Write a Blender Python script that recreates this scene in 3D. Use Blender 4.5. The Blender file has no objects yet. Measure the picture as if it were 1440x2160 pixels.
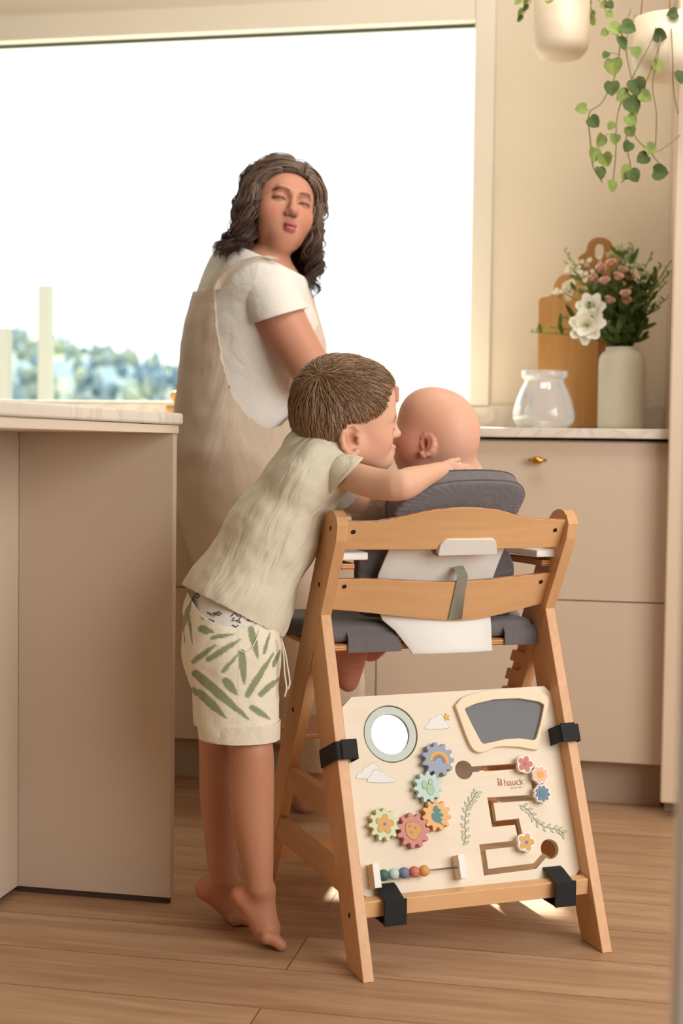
import bpy, bmesh, math, random
import numpy as np
from mathutils import Vector, Matrix, noise, geometry

# ---------------------------------------------------------------- camera, world, lights, exposure
S = bpy.context.scene
COL = S.collection
H = .87
FPX = 3001.06                       # focal length in pixels of the 1440x2160 frame (about 50 mm)
PITCH, ROLL, YAW = 4.7953e-02, 1.3241e-02, 1.9926e-01
_f = np.array([-math.sin(YAW)*math.cos(PITCH), math.cos(YAW)*math.cos(PITCH), -math.sin(PITCH)])
_r0 = np.array([math.cos(YAW), math.sin(YAW), 0.0]); _u0 = np.cross(_r0, _f)
CR = _r0*math.cos(ROLL) + _u0*math.sin(ROLL)
CU = np.cross(CR, _f); CF = _f
CAM = np.array([0.0, 0.0, H])
cd = bpy.data.cameras.new('camera'); cam = bpy.data.objects.new('camera', cd); COL.objects.link(cam)
cam.matrix_world = Matrix(((CR[0], CU[0], -CF[0], 0), (CR[1], CU[1], -CF[1], 0), (CR[2], CU[2], -CF[2], H), (0, 0, 0, 1)))
cd.sensor_fit = 'VERTICAL'; cd.sensor_height = 36; cd.sensor_width = 24; cd.lens = FPX/2160*36
cd.clip_start = .05; cd.clip_end = 2000
cd.dof.use_dof = True; cd.dof.focus_distance = 2.48; cd.dof.aperture_fstop = 3.6
S.camera = cam

SKY_STRENGTH = 2.1
SKY_COLOUR = (.93, .97, 1.0)
SUN_STRENGTH = 15.0
KEY_POWER = 72.0
BACK_FILL_POWER = 25.0
S.view_settings.view_transform = 'Standard'; S.view_settings.look = 'None'
S.view_settings.exposure = -0.11; S.view_settings.gamma = 1.0
S.view_settings.use_curve_mapping = False
W = bpy.data.worlds.new('world'); S.world = W; W.use_nodes = True
W.node_tree.nodes['Background'].inputs[0].default_value = (*SKY_COLOUR, 1)
W.node_tree.nodes['Background'].inputs[1].default_value = SKY_STRENGTH
def aim(o, d):
    o.rotation_euler = Vector(d).to_track_quat('-Z', 'Y').to_euler()
def light(name, kind, loc, d, energy, color, size=None, sy=None):
    l = bpy.data.lights.new(name, kind); o = bpy.data.objects.new(name, l); COL.objects.link(o)
    o.location = loc; aim(o, d); l.energy = energy; l.color = color
    if kind == 'AREA': l.shape = 'RECTANGLE'; l.size = size; l.size_y = sy
    return o
sun = light('sun', 'SUN', (-2, 8, 8), (.245, -1, -1.344), SUN_STRENGTH, (1, .95, .86)); sun.data.angle = .02
# daylight entering by the second window, in the right-hand wall behind the camera's shoulder
light('side_window_daylight', 'AREA', (1.93, .8, 1.62), (-1, .8, -.2), KEY_POWER, (1, .975, .94), 2.35, 1.65)
# added fill below the ceiling for the back cabinets and wall, no real lamp
light('back_fill_light', 'AREA', (.0, 2.9, 2.58), (0, .55, -1), BACK_FILL_POWER, (1, .97, .92), 1.2, .8)

# ---------------------------------------------------------------- geometry helpers
A3 = lambda *v: np.array(v, float)
def ray(x, y): return CF + CR*(x-720)/FPX - CU*(y-1080)/FPX
def dep(x, y, d): return CAM + ray(x, y)*d
def onp(x, y, n, d):
    v = ray(x, y); n = np.array(n, float); return CAM + v*((d - CAM @ n)/(v @ n))
def yat(x, y, Y): return onp(x, y, (0, 1, 0), Y)
def unit(v): v = np.array(v, float); return v/np.linalg.norm(v)
def s2l(c): return tuple(((x/255)/12.92 if x/255 <= .04045 else ((x/255+.055)/1.055)**2.4) for x in c)

def place(o, parent):
    if parent is not None:
        o.parent = parent; o.matrix_parent_inverse = Matrix.Translation(parent.location).inverted()
    return o
def tag(o, label=None, cat=None, group=None, kind=None):
    if label: o['label'] = label
    if cat: o['category'] = cat
    if group: o['group'] = group
    if kind: o['kind'] = kind
    return o
def empty(name, loc, label, cat, group=None):
    o = bpy.data.objects.new(name, None); COL.objects.link(o); o.location = Vector(loc)
    o.empty_display_size = .05
    return tag(o, label, cat, group)
def mesh(name, verts, faces, m, parent=None, smooth=False, bevel=0, seg=2, label=None):
    me = bpy.data.meshes.new(name); me.from_pydata([tuple(map(float, v)) for v in verts], [], [tuple(map(int, f)) for f in faces])
    me.validate(); me.update()
    bm = bmesh.new(); bm.from_mesh(me); bmesh.ops.recalc_face_normals(bm, faces=bm.faces); bm.to_mesh(me); bm.free()
    o = bpy.data.objects.new(name, me); COL.objects.link(o)
    for x in (m if isinstance(m, (list, tuple)) else [m]): me.materials.append(x)
    if smooth: me.polygons.foreach_set('use_smooth', [True]*len(me.polygons))
    if bevel:
        b = o.modifiers.new('bevel', 'BEVEL'); b.width = bevel; b.segments = seg; b.limit_method = 'ANGLE'; b.angle_limit = math.radians(35)
        if not smooth: 
            me.polygons.foreach_set('use_smooth', [True]*len(me.polygons))
            w = o.modifiers.new('wn', 'WEIGHTED_NORMAL'); w.keep_sharp = False
    if label: o['label'] = label
    return place(o, parent)
class G:
    def __init__(s): s.v = []; s.f = []
    def add(s, v, f):
        n = len(s.v); s.v += [tuple(map(float, x)) for x in v]; s.f += [tuple(i+n for i in q) for q in f]; return s
    def box(s, a, b):
        (x0, y0, z0), (x1, y1, z1) = a, b
        return s.add([(x0,y0,z0),(x1,y0,z0),(x1,y1,z0),(x0,y1,z0),(x0,y0,z1),(x1,y0,z1),(x1,y1,z1),(x0,y1,z1)],
                     [(0,3,2,1),(4,5,6,7),(0,1,5,4),(1,2,6,5),(2,3,7,6),(3,0,4,7)])
    def obox(s, c, ax, ay, az, hx, hy, hz):
        c, ax, ay, az = map(np.array, (c, ax, ay, az)); v = [c+ax*hx*i+ay*hy*j+az*hz*k for k in (-1,1) for (i,j) in ((-1,-1),(1,-1),(1,1),(-1,1))]
        return s.add(v, [(0,3,2,1),(4,5,6,7),(0,1,5,4),(1,2,6,5),(2,3,7,6),(3,0,4,7)])
    def prism(s, pts, vec):
        n = len(pts); p = [np.array(q, float) for q in pts]; vec = np.array(vec, float)
        return s.add(p+[q+vec for q in p], [tuple(range(n))[::-1], tuple(range(n, 2*n))]+[(i, (i+1)%n, n+(i+1)%n, n+i) for i in range(n)])
    def loft(s, rings, close=True, caps=True):
        n = len(rings[0]); m = len(rings); v = [p for r in rings for p in r]; f = []
        for i in range(m-1):
            for j in range(n if close else n-1):
                k = (j+1) % n; f.append((i*n+j, i*n+k, (i+1)*n+k, (i+1)*n+j))
        if caps: f += [tuple(range(n))[::-1], tuple(range((m-1)*n, m*n))]
        return s.add(v, f)
    def tube(s, path, rad, n=8, caps=True, flat=1.0, up=None):
        path = [np.array(p, float) for p in path]; R = rad if hasattr(rad, '__len__') else [rad]*len(path); rings = []
        ref = np.array(up, float) if up is not None else None
        for i, p in enumerate(path):
            t = path[min(i+1, len(path)-1)] - path[max(i-1, 0)]; t = t/(np.linalg.norm(t)+1e-12)
            if ref is None: ref = np.cross(t, [0.3, .2, 1]); 
            a = ref - t*(ref @ t); 
            if np.linalg.norm(a) < 1e-6: a = np.cross(t, [1, 0, 0])
            a = a/np.linalg.norm(a); b = np.cross(t, a); ref = a
            rings.append([p+(a*math.cos(q)+b*math.sin(q)*flat)*R[i] for q in np.linspace(0, 2*math.pi, n, endpoint=False)])
        return s.loft(rings, True, caps)
    def lathe(s, c, prof, n=48, axis=(0,0,1), caps=True):
        c = np.array(c, float); ax = unit(axis); a = np.cross(ax, [1,0,0]) if abs(ax[0]) < .9 else np.cross(ax, [0,1,0]); a = unit(a); b = np.cross(ax, a)
        return s.loft([[c+ax*z+(a*math.cos(q)+b*math.sin(q))*r for q in np.linspace(0, 2*math.pi, n, endpoint=False)] for r, z in prof], True, caps)
    def sphere(s, c, r, n=16, m=10):
        c = np.array(c, float)
        return s.lathe(c, [(max(1e-4, r*math.sin(t)), -r*math.cos(t)) for t in np.linspace(0, math.pi, m)], n)
    def make(s, name, m, parent=None, **k): return mesh(name, s.v, s.f, m, parent, **k)

def smooth_path(pts, n=6):
    p = [np.array(q, float) for q in pts]; p = [2*p[0]-p[1]]+p+[2*p[-1]-p[-2]]; out = []
    for i in range(1, len(p)-2):
        for t in np.linspace(0, 1, n, endpoint=False):
            out.append(.5*((2*p[i])+(-p[i-1]+p[i+1])*t+(2*p[i-1]-5*p[i]+4*p[i+1]-p[i+2])*t*t+(-p[i-1]+3*p[i]-3*p[i+1]+p[i+2])*t**3))
    out.append(p[-2]); return out

# ---------------------------------------------------------------- materials
def nt(name):
    m = bpy.data.materials.new(name); m.use_nodes = True; n = m.node_tree
    return m, n, n.nodes['Principled BSDF'], n.links
def mat(name, rgb, rough=.5, metal=0, noise_amt=0, noise_scale=30, bump=0, bump_scale=200, spec=.5, sheen=0, sss=0, coat=0):
    m, n, b, L = nt(name); c = s2l(rgb)
    b.inputs['Base Color'].default_value = (*c, 1); b.inputs['Roughness'].default_value = rough; b.inputs['Metallic'].default_value = metal
    b.inputs['Specular IOR Level'].default_value = spec
    if sheen: b.inputs['Sheen Weight'].default_value = sheen; b.inputs['Sheen Roughness'].default_value = .5
    if coat: b.inputs['Coat Weight'].default_value = coat; b.inputs['Coat Roughness'].default_value = .2
    if sss: b.inputs['Subsurface Weight'].default_value = sss; b.inputs['Subsurface Radius'].default_value = (.012, .005, .003); b.inputs['Subsurface Scale'].default_value = 1
    g = n.nodes.new('ShaderNodeNewGeometry')
    if noise_amt:
        t = n.nodes.new('ShaderNodeTexNoise'); t.inputs['Scale'].default_value = noise_scale; t.inputs['Detail'].default_value = 4; L.new(g.outputs['Position'], t.inputs['Vector'])
        r = n.nodes.new('ShaderNodeMapRange'); r.inputs[1].default_value = .3; r.inputs[2].default_value = .7; r.inputs[3].default_value = 1-noise_amt; r.inputs[4].default_value = 1+noise_amt
        L.new(t.outputs[0], r.inputs[0]); h = n.nodes.new('ShaderNodeVectorMath'); h.operation = 'SCALE'; h.inputs[0].default_value = c
        L.new(r.outputs[0], h.inputs['Scale']); L.new(h.outputs[0], b.inputs['Base Color'])
    if bump:
        t = n.nodes.new('ShaderNodeTexNoise'); t.inputs['Scale'].default_value = bump_scale; t.inputs['Detail'].default_value = 3; L.new(g.outputs['Position'], t.inputs['Vector'])
        u = n.nodes.new('ShaderNodeBump'); u.inputs['Strength'].default_value = bump; u.inputs['Distance'].default_value = .002; L.new(t.outputs[0], u.inputs['Height']); L.new(u.outputs[0], b.inputs['Normal'])
    return m
def wood(name, rgb, grain=(0, 0, 1), scale=60, contrast=.16, rough=.45, dark=None, spec=.4):
    m, n, b, L = nt(name); g = unit(grain); c = np.array(s2l(rgb)); d = np.array(s2l(dark)) if dark else c*(1-contrast*2.2)*A3(1, .93, .85)
    ge = n.nodes.new('ShaderNodeNewGeometry'); V = lambda op: n.nodes.new('ShaderNodeVectorMath')
    dt = V(0); dt.operation = 'DOT_PRODUCT'; dt.inputs[1].default_value = g; L.new(ge.outputs['Position'], dt.inputs[0])
    sc = V(0); sc.operation = 'SCALE'; sc.inputs[0].default_value = g*.94; L.new(dt.outputs['Value'], sc.inputs['Scale'])
    su = V(0); su.operation = 'SUBTRACT'; L.new(ge.outputs['Position'], su.inputs[0]); L.new(sc.outputs[0], su.inputs[1])
    t = n.nodes.new('ShaderNodeTexNoise'); t.inputs['Scale'].default_value = scale; t.inputs['Detail'].default_value = 6; t.inputs['Roughness'].default_value = .62; t.inputs['Distortion'].default_value = .5; L.new(su.outputs[0], t.inputs['Vector'])
    t2 = n.nodes.new('ShaderNodeTexNoise'); t2.inputs['Scale'].default_value = 5; t2.inputs['Detail'].default_value = 2; L.new(su.outputs[0], t2.inputs['Vector'])
    r = n.nodes.new('ShaderNodeValToRGB'); r.color_ramp.elements[0].position = .3; r.color_ramp.elements[1].position = .68
    r.color_ramp.elements[0].color = (*d, 1); r.color_ramp.elements[1].color = (*c, 1)
    mx = n.nodes.new('ShaderNodeMath'); mx.operation = 'MULTIPLY_ADD'; mx.inputs[1].default_value = .6; L.new(t2.outputs[0], mx.inputs[0])
    m2 = n.nodes.new('ShaderNodeMath'); m2.operation = 'MULTIPLY'; m2.inputs[1].default_value = .5; L.new(t.outputs[0], m2.inputs[0]); L.new(m2.outputs[0], mx.inputs[2])
    L.new(mx.outputs[0], r.inputs[0]); L.new(r.outputs[0], b.inputs['Base Color'])
    b.inputs['Roughness'].default_value = rough; b.inputs['Specular IOR Level'].default_value = spec
    return m
def plywood(name, a, bcol, step=.0022, axis=(0, 0, 1)):
    m, n, b, L = nt(name); ge = n.nodes.new('ShaderNodeNewGeometry'); dt = n.nodes.new('ShaderNodeVectorMath'); dt.operation = 'DOT_PRODUCT'; dt.inputs[1].default_value = unit(axis)
    L.new(ge.outputs['Position'], dt.inputs[0]); w = n.nodes.new('ShaderNodeMath'); w.operation = 'PINGPONG'; w.inputs[1].default_value = step; L.new(dt.outputs['Value'], w.inputs[0])
    r = n.nodes.new('ShaderNodeMapRange'); r.inputs[1].default_value = step*.35; r.inputs[2].default_value = step*.65; L.new(w.outputs[0], r.inputs[0])
    x = n.nodes.new('ShaderNodeMix'); x.data_type = 'RGBA'; x.inputs[6].default_value = (*s2l(a), 1); x.inputs[7].default_value = (*s2l(bcol), 1); L.new(r.outputs[0], x.inputs[0]); L.new(x.outputs[2], b.inputs['Base Color']); b.inputs['Roughness'].default_value = .5
    return m
def fabric(name, rgb, weave=900, rough=.9, folds=0, fold_scale=14, sheen=.25, strength=.25, grain=None):
    m, n, b, L = nt(name); b.inputs['Base Color'].default_value = (*s2l(rgb), 1); b.inputs['Roughness'].default_value = rough; b.inputs['Specular IOR Level'].default_value = .2
    b.inputs['Sheen Weight'].default_value = sheen
    g = n.nodes.new('ShaderNodeNewGeometry'); t = n.nodes.new('ShaderNodeTexNoise'); t.inputs['Scale'].default_value = weave; L.new(g.outputs['Position'], t.inputs['Vector'])
    u = n.nodes.new('ShaderNodeBump'); u.inputs['Strength'].default_value = strength; u.inputs['Distance'].default_value = .001; L.new(t.outputs[0], u.inputs['Height'])
    last = u
    if folds:
        t3 = n.nodes.new('ShaderNodeTexNoise'); t3.inputs['Scale'].default_value = fold_scale; t3.inputs['Detail'].default_value = 3; t3.inputs['Distortion'].default_value = 1.2
        if grain is not None:
            dt = n.nodes.new('ShaderNodeVectorMath'); dt.operation = 'DOT_PRODUCT'; dt.inputs[1].default_value = unit(grain); L.new(g.outputs['Position'], dt.inputs[0])
            sc = n.nodes.new('ShaderNodeVectorMath'); sc.operation = 'SCALE'; sc.inputs[0].default_value = unit(grain)*.75; L.new(dt.outputs['Value'], sc.inputs['Scale'])
            su = n.nodes.new('ShaderNodeVectorMath'); su.operation = 'SUBTRACT'; L.new(g.outputs['Position'], su.inputs[0]); L.new(sc.outputs[0], su.inputs[1]); L.new(su.outputs[0], t3.inputs['Vector'])
        else: L.new(g.outputs['Position'], t3.inputs['Vector'])
        u2 = n.nodes.new('ShaderNodeBump'); u2.inputs['Strength'].default_value = folds; u2.inputs['Distance'].default_value = .012; L.new(t3.outputs[0], u2.inputs['Height']); L.new(u.outputs[0], u2.inputs['Normal']); last = u2
    L.new(last.outputs[0], b.inputs['Normal']); return m
def vcol(name, rough=.5, sss=.0, bump=0, bump_scale=500, spec=.4, sheen=0, folds=0):
    m, n, b, L = nt(name); a = n.nodes.new('ShaderNodeAttribute'); a.attribute_name = 'Col'; L.new(a.outputs['Color'], b.inputs['Base Color'])
    b.inputs['Roughness'].default_value = rough; b.inputs['Specular IOR Level'].default_value = spec; b.inputs['Sheen Weight'].default_value = sheen
    if sss: b.inputs['Subsurface Weight'].default_value = sss; b.inputs['Subsurface Radius'].default_value = (1, .35, .2); b.inputs['Subsurface Scale'].default_value = .006
    if bump:
        g = n.nodes.new('ShaderNodeNewGeometry'); t = n.nodes.new('ShaderNodeTexNoise'); t.inputs['Scale'].default_value = bump_scale; L.new(g.outputs['Position'], t.inputs['Vector'])
        u = n.nodes.new('ShaderNodeBump'); u.inputs['Strength'].default_value = bump; u.inputs['Distance'].default_value = .001; L.new(t.outputs[0], u.inputs['Height']); L.new(u.outputs[0], b.inputs['Normal'])
    return m
def glass(name, tint=(1, 1, 1), gloss=.12):
    m = bpy.data.materials.new(name); m.use_nodes = True; n = m.node_tree; n.nodes.clear(); L = n.links
    o = n.nodes.new('ShaderNodeOutputMaterial'); t = n.nodes.new('ShaderNodeBsdfTransparent'); t.inputs[0].default_value = (*tint, 1)
    g = n.nodes.new('ShaderNodeBsdfGlossy'); g.inputs['Roughness'].default_value = .02; x = n.nodes.new('ShaderNodeMixShader'); lw = n.nodes.new('ShaderNodeLayerWeight'); lw.inputs[0].default_value = gloss
    L.new(lw.outputs['Fresnel'], x.inputs[0]); L.new(t.outputs[0], x.inputs[1]); L.new(g.outputs[0], x.inputs[2]); L.new(x.outputs[0], o.inputs[0]); return m

M = {}
M['wall'] = mat('wall_paint', (236, 222, 200), .9, bump=.05)
M['ceiling'] = mat('ceiling_paint', (214, 204, 188), .9)
M['frame'] = mat('window_frame_paint', (238, 228, 210), .45)
M['gasket'] = mat('black_gasket', (30, 30, 30), .6)
M['cabinet'] = mat('greige_lacquer', (208, 188, 166), .55, spec=.35)
M['cabinet_dark'] = mat('toe_kick', (180, 160, 140), .6)
M['shadowgap'] = mat('gap_shade', (70, 52, 38), .8)  # shade of the gap under the island, put into a dark colour
M['brass'] = mat('brass', (200, 150, 70), .28, 1)
M['white'] = mat('white_plastic', (240, 238, 233), .35)
M['black'] = mat('black_nylon', (26, 26, 27), .75, bump=.4, bump_scale=900)
M['trimwhite'] = mat('white_trim', (235, 232, 228), .5)
def marble():
    m, n, b, L = nt('marble'); g = n.nodes.new('ShaderNodeNewGeometry'); t = n.nodes.new('ShaderNodeTexNoise'); t.inputs['Scale'].default_value = 5; t.inputs['Detail'].default_value = 8; t.inputs['Distortion'].default_value = 2.5; L.new(g.outputs['Position'], t.inputs['Vector'])
    r = n.nodes.new('ShaderNodeValToRGB'); e = r.color_ramp.elements; e[0].position = .46; e[0].color = (*s2l((226, 216, 202)), 1); e[1].position = .56; e[1].color = (*s2l((230, 221, 208)), 1)
    k = r.color_ramp.elements.new(.505); k.color = (*s2l((214, 200, 182)), 1); L.new(t.outputs[0], r.inputs[0]); L.new(r.outputs[0], b.inputs['Base Color']); b.inputs['Roughness'].default_value = .3; return m
M['marble'] = marble()
def planks():
    m, n, b, L = nt('oak_planks'); g = n.nodes.new('ShaderNodeNewGeometry'); mp = n.nodes.new('ShaderNodeMapping'); mp.inputs['Location'].default_value = (.538, -2.0885+.1635*20, 0)
    L.new(g.outputs['Position'], mp.inputs[0]); br = n.nodes.new('ShaderNodeTexBrick'); br.offset = .44; br.offset_frequency = 2; br.squash = 1
    br.inputs['Scale'].default_value = 1; br.inputs['Brick Width'].default_value = 1.98; br.inputs['Row Height'].default_value = .1635; br.inputs['Mortar Size'].default_value = .0013; br.inputs['Mortar Smooth'].default_value = .3; br.inputs['Bias'].default_value = 0
    br.inputs['Color1'].default_value = (0, 0, 0, 1); br.inputs['Color2'].default_value = (1, 1, 1, 1); br.inputs['Mortar'].default_value = (.5, .5, .5, 1); L.new(mp.outputs[0], br.inputs[0])
    st = n.nodes.new('ShaderNodeMapping'); st.inputs['Scale'].default_value = (1.3, 16, 1); L.new(g.outputs['Position'], st.inputs[0])
    off = n.nodes.new('ShaderNodeVectorMath'); off.operation = 'MULTIPLY_ADD'; L.new(br.outputs[0], off.inputs[0]); off.inputs[1].default_value = (9, 5, 3); L.new(st.outputs[0], off.inputs[2])
    t = n.nodes.new('ShaderNodeTexNoise'); t.inputs['Scale'].default_value = 2.3; t.inputs['Detail'].default_value = 7; t.inputs['Roughness'].default_value = .6; t.inputs['Distortion'].default_value = .8; L.new(off.outputs[0], t.inputs[0])
    r = n.nodes.new('ShaderNodeValToRGB'); e = r.color_ramp.elements; e[0].position = .28; e[0].color = (*s2l((164, 128, 98)), 1); e[1].position = .7; e[1].color = (*s2l((200, 166, 132)), 1); L.new(t.outputs[0], r.inputs[0])
    tint = n.nodes.new('ShaderNodeMix'); tint.data_type = 'RGBA'; tint.blend_type = 'MULTIPLY'; tint.inputs[0].default_value = 1; L.new(r.outputs[0], tint.inputs[6])
    tr = n.nodes.new('ShaderNodeValToRGB'); tr.color_ramp.elements[0].color = (.84, .80, .76, 1); tr.color_ramp.elements[1].color = (1.0, 1.0, 1.0, 1); L.new(br.outputs[0], tr.inputs[0]); L.new(tr.outputs[0], tint.inputs[7])
    x = n.nodes.new('ShaderNodeMix'); x.data_type = 'RGBA'; L.new(br.outputs[1], x.inputs[0]); L.new(tint.outputs[2], x.inputs[6]); x.inputs[7].default_value = (*s2l((120, 78, 48)), 1)
    L.new(x.outputs[2], b.inputs['Base Color']); b.inputs['Roughness'].default_value = .42; b.inputs['Specular IOR Level'].default_value = .35
    u = n.nodes.new('ShaderNodeBump'); u.invert = True; u.inputs['Strength'].default_value = .5; u.inputs['Distance'].default_value = .002; L.new(br.outputs[1], u.inputs['Height']); L.new(u.outputs[0], b.inputs['Normal'])
    return m
M['floor'] = planks()

# ---------------------------------------------------------------- the room
WY = 4.077; XL, XR, YF, ZC = -3.0, 2.0, -1.6, 2.62
WX0, WX1, WZ0, WZ1 = -2.55, -.455, .99, 2.07
def struct(name, g, m, parent=None, **k):
    o = g.make(name, m, parent, **k)
    if parent is None: o['kind'] = 'structure'
    return o
struct('floor', G().box((XL-.1, YF-.1, -.1), (XR+.1, WY+.1, 0)), M['floor'])
struct('ceiling', G().box((XL-.1, YF-.1, ZC), (XR+.1, WY+.2, ZC+.1)), M['ceiling'])
fx0, fx1, fz0, fz1 = WX0-.06, WX1+.059, .98, 2.148
g = G(); g.box((XL-.1, WY, 0), (XR+.1, WY+.16, fz0)); g.box((XL-.1, WY, fz1), (XR+.1, WY+.16, ZC)); g.box((XL-.1, WY, fz0), (fx0, WY+.16, fz1)); g.box((fx1, WY, fz0), (XR+.1, WY+.16, fz1))
struct('wall_back', g, M['wall'])
M['wall2'] = mat('unseen_wall_dark', (112, 97, 82), .9)  # walls out of view, colour darkened to cut the bounced fill light
struct('wall_left', G().box((XL-.1, YF, 0), (XL, WY, ZC)), M['wall2'])
struct('wall_front', G().box((XL-.1, YF-.1, 0), (XR+.1, YF, ZC)), M['wall2'])
g = G(); wy0, wy1, wz0, wz1 = -.55, 2.1, .7, 2.5
g.box((XR, YF, 0), (XR+.1, WY, wz0)); g.box((XR, YF, wz1), (XR+.1, WY, ZC)); g.box((XR, YF, wz0), (XR+.1, wy0, wz1)); g.box((XR, wy1, wz0), (XR+.1, WY, wz1))
struct('wall_right', g, M['wall'])
w1 = bpy.data.objects.new('window_1', None); COL.objects.link(w1); w1.location = (WX0, WY, WZ0); w1['kind'] = 'structure'
def ring_box(x0, z0, x1, z1, t0, t1, y0, y1):       # a frame around an opening: sides, head and sill
    g = G(); l, r_, t, bt = t0, t0, t1, .008
    g.box((x0-l, y0, z0-bt), (x0, y1, z1+t)); g.box((x1, y0, z0-bt), (x1+r_, y1, z1+t)); g.box((x0, y0, z1), (x1, y1, z1+t)); g.box((x0, y0, z0-bt), (x1, y1, z0)); return g
ring_box(WX0, WZ0, WX1, WZ1, .0585, .077, WY-.012, WY+.09).make('window_frame', M['frame'], w1, bevel=.004)
G().box((WX0, WY+.03, WZ1-.006), (WX1-.002, WY+.05, WZ1)).make('gasket', M['gasket'], w1)
G().box((WX0, WY+.045, WZ0), (WX1, WY+.051, WZ1)).make('pane', glass('window_glass', (.98, 1, .99), .06), w1)
w2 = bpy.data.objects.new('window_2', None); COL.objects.link(w2); w2.location = (XR, wy0, wz0); w2['kind'] = 'structure'
g = G(); fw_ = .06
g.box((XR-.01, wy0, wz0), (XR+.08, wy0+fw_, wz1)); g.box((XR-.01, wy1-fw_, wz0), (XR+.08, wy1, wz1)); g.box((XR-.01, wy0, wz1-fw_), (XR+.08, wy1, wz1)); g.box((XR-.01, wy0, wz0), (XR+.08, wy1, wz0+fw_))
g.make('window_frame', M['frame'], w2, bevel=.003)
G().box((XR+.03, wy0, wz0), (XR+.036, wy1, wz1)).make('pane', glass('window_glass_side'), w2)
# white door casing that edges the view on the right, close to the camera
e = dep(1424, 1900, 1.05)
struct('trim_1', G().box((e[0], e[1]-.06, 0), (e[0]+.12, e[1]+.05, ZC)), M['trimwhite'], bevel=.004)

# ---------------------------------------------------------------- base cabinets along the back wall
CY = 3.457; CT = .914
def cab(name, x0, x1, label, knobs, drawers=(.5,), top=.885, g_=None):
    c = empty(name, ((x0+x1)/2, CY+.3, 0), label, 'cabinet', None)
    G().box((x0, CY+.02, .11), (x1, WY-.002, top)).make('body', M['cabinet'], c)
    G().box((x0, CY+.06, 0), (x1, CY+.075, .11)).make('toe_kick', M['cabinet_dark'], c)
    zs = [.112]+list(drawers)+[top-.002]
    for i in range(len(zs)-1):
        d = G().box((x0+.0015, CY, zs[i]+(.0015 if i else 0)), (x1-.0015, CY+.019, zs[i+1]-.0015)).make('drawer_front', M['cabinet'], c, bevel=.0012)
        if i == len(zs)-2:
            for kx in knobs:
                z = .8365; k = G()
                k.lathe((kx, CY, z), [(.004, 0), (.004, -.018), (.005, -.02)], 16, (0, 1, 0))
                k.tube([(kx-.0225, CY-.021, z+.0005), (kx-.012, CY-.021, z), (kx-.008, CY-.021, z), (kx, CY-.021, z), (kx+.008, CY-.021, z), (kx+.012, CY-.021, z), (kx+.0225, CY-.021, z)], [.003, .0045, .0085, .0095, .0085, .0045, .003], 14)
                k.make('knob', M['brass'], d, smooth=True)
    return c
gapx = yat(792, 1415, CY)[0]
kx = yat(1133, 972, CY-.02)[0]
cab('drawer_cabinet', gapx, .0915, 'greige drawer cabinet with a brass knob under the counter, right of the seam', [kx])
cab('drawer_cabinet', gapx-.8, gapx, 'greige drawer cabinet behind the woman, between the island and the brass-knobbed unit', [])
cab('drawer_cabinet', gapx-1.6, gapx-.8, 'greige drawer cabinet mostly hidden behind the island', [])
wt = G().box((XL+.1, CY-.022, .891), (.0915, WY-.001, CT)).make('worktop', M['marble'], None, bevel=.002); tag(wt, 'pale marble worktop running under the window with its vases', 'worktop')
bs = G().box((fx1, WY-.02, CT), (.092, WY-.001, .985)).make('backsplash', M['marble'], None, bevel=.002); tag(bs, 'low marble upstand behind the vase and the cutting boards', 'backsplash')
ws = G().box((XL+.1, WY-.02, CT), (fx1, WY-.001, .981)).make('backsplash', M['marble'], None, bevel=.002); tag(ws, 'marble upstand forming the sill below the large window', 'backsplash')
# tall cupboard at the right end
tx = yat(1413, 905, 3.40)[0]
tc = empty('tall_cabinet', (tx+.3, 3.7, 0), 'tall cream cupboard standing at the right end of the worktop', 'cabinet')
G().box((.0925, 3.42, .05), (tx+.6, WY-.002, 2.35)).make('body', M['cabinet'], tc, bevel=.003)
G().box((tx-.003, 3.395, .035), (tx+.6, 3.415, 2.35)).make('door', mat('cream_lacquer', (226, 205, 180), .5), tc, bevel=.006, seg=3)
G().box((tx+.01, 3.47, 0), (tx+.59, 3.49, .05)).make('toe_kick', M['cabinet_dark'], tc)

# ---------------------------------------------------------------- the island
IX0 = -2.1; PX = -.829; BX = -1.135; PY = 2.524
isl = empty('kitchen_island', ((IX0+BX)/2, 1.6, 0), 'greige kitchen island with an open knee space at the left of the picture', 'kitchen island')
G().box((IX0, .2, .012), (BX, 2.56, .885)).make('body', M['cabinet'], isl, bevel=.001)
G().box((BX+.0005, PY, .012), (PX, PY+.022, .885)).make('end_panel', M['cabinet'], isl, bevel=.001)
G().box((BX, .2, .885), (PX+.003, 2.547, .9)).make('top_rail', mat('rail_lacquer', (222, 205, 184), .5), isl, bevel=.001)
G().box((IX0, .22, 0), (BX-.012, 2.55, .012)).make('plinth', M['shadowgap'], isl)
G().box((BX, PY+.004, 0), (PX-.004, PY+.018, .012)).make('shade_strip', M['shadowgap'], isl)  # dark strip standing in for the shade under the panel
io = G().box((IX0-.03, .17, .901), (PX+.008, 2.56, .923)).make('island_worktop', M['marble'], None, bevel=.005, seg=3); tag(io, 'pale marble slab lying on the kitchen island', 'worktop')
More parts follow.
